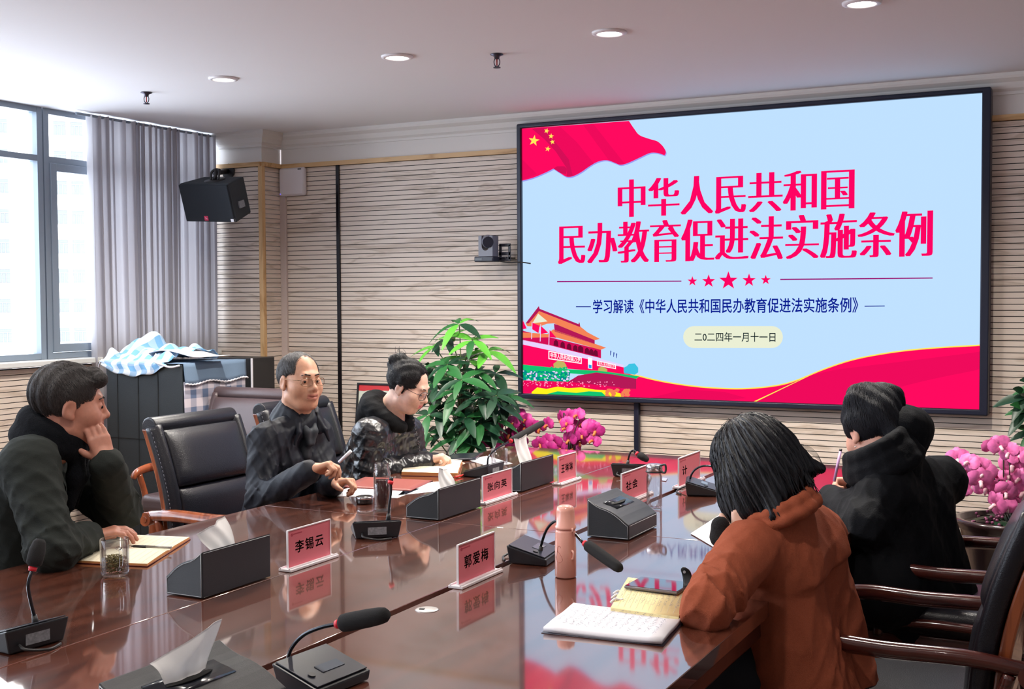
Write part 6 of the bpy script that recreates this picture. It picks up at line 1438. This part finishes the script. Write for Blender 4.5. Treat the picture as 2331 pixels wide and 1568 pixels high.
for i in range(70):
    a = rr.uniform(-2.4, 2.4); x, y = .105*math.sin(a), -.02-.118*math.cos(a)*.95; z0 = rr.uniform(-.02, .06)
    p = [(x*.97, y*.97, z0), (x*1.04, y*1.04, z0-.08), (x*1.02, y*1.02, -.1), (x*rr.uniform(.9, 1.1), y*rr.uniform(.95, 1.08), (-.105 if x > -.02 else -.14)-rr.uniform(0, .03))]; mb.tube([H.w(*q) for q in p], [.0012, .0018, .0016, .0005], 4, smooth=4)
for i in range(6): mb.tube([H.w(.09, -.07, .02), H.w(.125, -.09+.004*i, -.01), H.w(.132, -.1, -.05-.004*i), H.w(.11, -.1, -.085)], .0006, 4)
mb.build('loose_hair', hb_, P4_)
orc = mat('coat_burnt_orange', srgb(158, 84, 60), .95, bump=(520, .5), spec=.15, var=(160, .06))
S = coat(J, .13, .112, .072, (.074, .066, .052), hem=.13, neck=.066)
up = unit(J['che']-J['pel']).astype(f32); fo = folds(.013, .13, 17, [(J['elL'], .14, 1.6), (J['pel'], .22, 1.0)])
def oc(P):   # back yoke: the upper panel stands proud with a soft lower hem
    t_ = (P-J['che'].astype(f32))@up; lt = (P-J['che'].astype(f32))@J['lat'].astype(f32)
    return (fo(P)+.017/(1+np.exp(-(t_+.035+.1*lt)/.0025))/(1+np.exp((np.abs(lt)-.14)/.012))).astype(f32)
S.disp = oc; S.build('coat', orc, .006, P4_)
f = unit((-.8, .5, -.2)); hb = H.w(0, -.035, -.125); upn = unit(upv*.9-rt*.36); c = pd(1768, 1174, 3.24)
S = SDF(); P = nring(S, c+upn*.0, upn, f, .108, [.015]*14, .6, .012, .02); P = nring(S, c+upn*.03, upn, f, .098, [.011]*14, .7, .012, .02); S.disp = folds(.003, .08, 5); S.build('collar', orc, .0045, P4_)
S = SDF(); c = pd(1640, 1222, 3.2); S.rc(c, c+upv*.03, .03, .026, .02); S.disp = folds(.006, .02, 3); S.build('fur_cuff', mat('fur_black', srgb(24, 22, 24), .95, bump=(400, 1)), .004, P4_)
sm2 = mat('coat_seam', srgb(96, 48, 36), .9)
legs(J, P4_, trou, shoem)

# ---- person in black, head bowed ---------------------------------------------------
J = dict(nb=pd(2014, 1066, 4.27), che=pd(2050, 1150, 4.32), pel=pd(2085, 1310, 4.32), shL=pd(2012, 1126, 4.16), shR=pd(2142, 1096, 4.48),
         elL=pd(1974, 1196, 4.1), wrL=pd(1890, 1134, 4.44), elR=pd(2040, 1160, 4.64), wrR=pd(1950, 1098, 4.68))
seat_legs(J, (-1, .1, 0))
H = Head(pd(1986, 982, 4.33), (-.62, .60, -.5), .05, 1.08)
hands = dict(L=((-rt*.85+_fw*.3, -upv*.8+_fw*.3, 1, RELAX), {}), R=((-rt*.92-upv*.05+_fw*.1, -upv*.7-_fw*.6, -1, PINCH), {}))
S = skeleton_body(J, H, hands); sk = skin_mat('skin_warm', (222, 164, 142)); P5_ = S.build('person', [sk, lp1], .0036, None, lambda P: np.where(H.lips(P), 1, 0))
tag(P5_, 'person in a black hooded coat, head bowed, seen from behind, writing', 'person')
S = SDF(); H.el(S, (0, -.022, .038), (.09, .112, .1), .01); H.hs(S, (0, .05, .03), (0, 1, -.15), .012); H.hs(S, (0, -.05, -.085), (0, .2, -1), .015)
for q in (-1, 1): H.el(S, (q*.098, -.0, -.018), (.026, .024, .034), .008, 's'); H.el(S, (q*.09, .06, -.05), (.035, .055, .06), .012, 's')
H.el(S, (0, .12, .01), (.07, .05, .066), .012, 's'); H.rc(S, (-.035, -.05, .105), (.05, -.09, .08), .045, .04, .04); H.rc(S, (0, -.09, .03), (0, -.1, -.05), .04, .03, .03)
S.disp = lambda P: (.0022*np.sin(H.loc(P)[..., 0]*150+H.loc(P)[..., 2]*70)).astype(f32); hm = mat('hair_blue_black', srgb(18, 21, 30), .5, spec=.3, var=(260, .3), bump=(420, .5)); S.build('hair', hm, .0035, P5_)
strands(S, 'hair_strands', hm, P5_, comb_from(H, (0, -.05, .12), .5, .2), 5000, 5, .009, 6, .001)
H.eyes(P5_)
mb = MB(); sph(mb, tuple(H.w(-.085, .002, -.046)), .003, 8); mb.build('earring', mat('pearl', srgb(240, 230, 224), .2), P5_)
bk = mat('coat_black', srgb(8, 11, 17), .8, bump=(260, .35), spec=.2)
S = coat(J, .165, .14, .085, (.088, .076, .056), hem=.16, neck=.1, k=.05); S.rc(J['pel']+J['lat']*.26, J['pel']+J['lat']*.24+J['tf']*.36, .13, .11, .06); S.rc(J['pel']+J['lat']*.24, J['che']+J['lat']*.12, .13, .1, .06); S.disp = folds(.011, .14, 23, [(J['elL'], .15, .8), (J['pel'], .25, .5)]); S.build('coat', bk, .0065, P5_)
f = unit((-.7, .62, -.2)); hb = H.w(0, -.035, -.125); c = pd(2002, 1034, 4.25); upn = unit(upv*.85-rt*.4)
S = SDF(); nring(S, c-upn*.035, upn, f, .112, [.028]*14, .55, .0, .03); nring(S, c-upn*.0, upn, f, .104, [.022]*14, .6, .01, .03); P = nring(S, c+upn*.04, upn, f, .098, [.015]*14, .7, .015, .03)
S.disp = folds(.005, .09, 6); S.build('collar', bk, .005, P5_)
S = SDF(); b_ = pd(2056, 974, 4.29); S.el(b_, (.092, .085, .078), None, .05); S.rc(b_+rt*.05+upv*.0, b_-rt*.03-upv*.05, .05, .07, .05); S.rc(b_-_fw*.05+upv*.01, b_+_fw*.06, .06, .06, .05); S.rc(b_-rt*.02-upv*.06, J['nb']+rt*.03, .09, .1, .06); S.disp = folds(.008, .08, 12); S.build('hood', bk, .006, P5_)
legs(J, P5_, trou, shoem, .1)
mb = MB(); a, b = pd(1899, 1096, 4.6), pd(1914, 1022, 4.62); mb.cyl(a, a+(b-a)*.93, .0055, n=10); p_ = mb.build('pen', mat('pen_lilac', srgb(186, 150, 196), .35)); tag(p_, 'lilac pen upright in the hand of the person in black', 'pen', 'pens on the table')
mb = MB(); mb.cyl(a+(b-a)*.93, b, .0056, n=10); mb.build('pen_top', blk, p_)
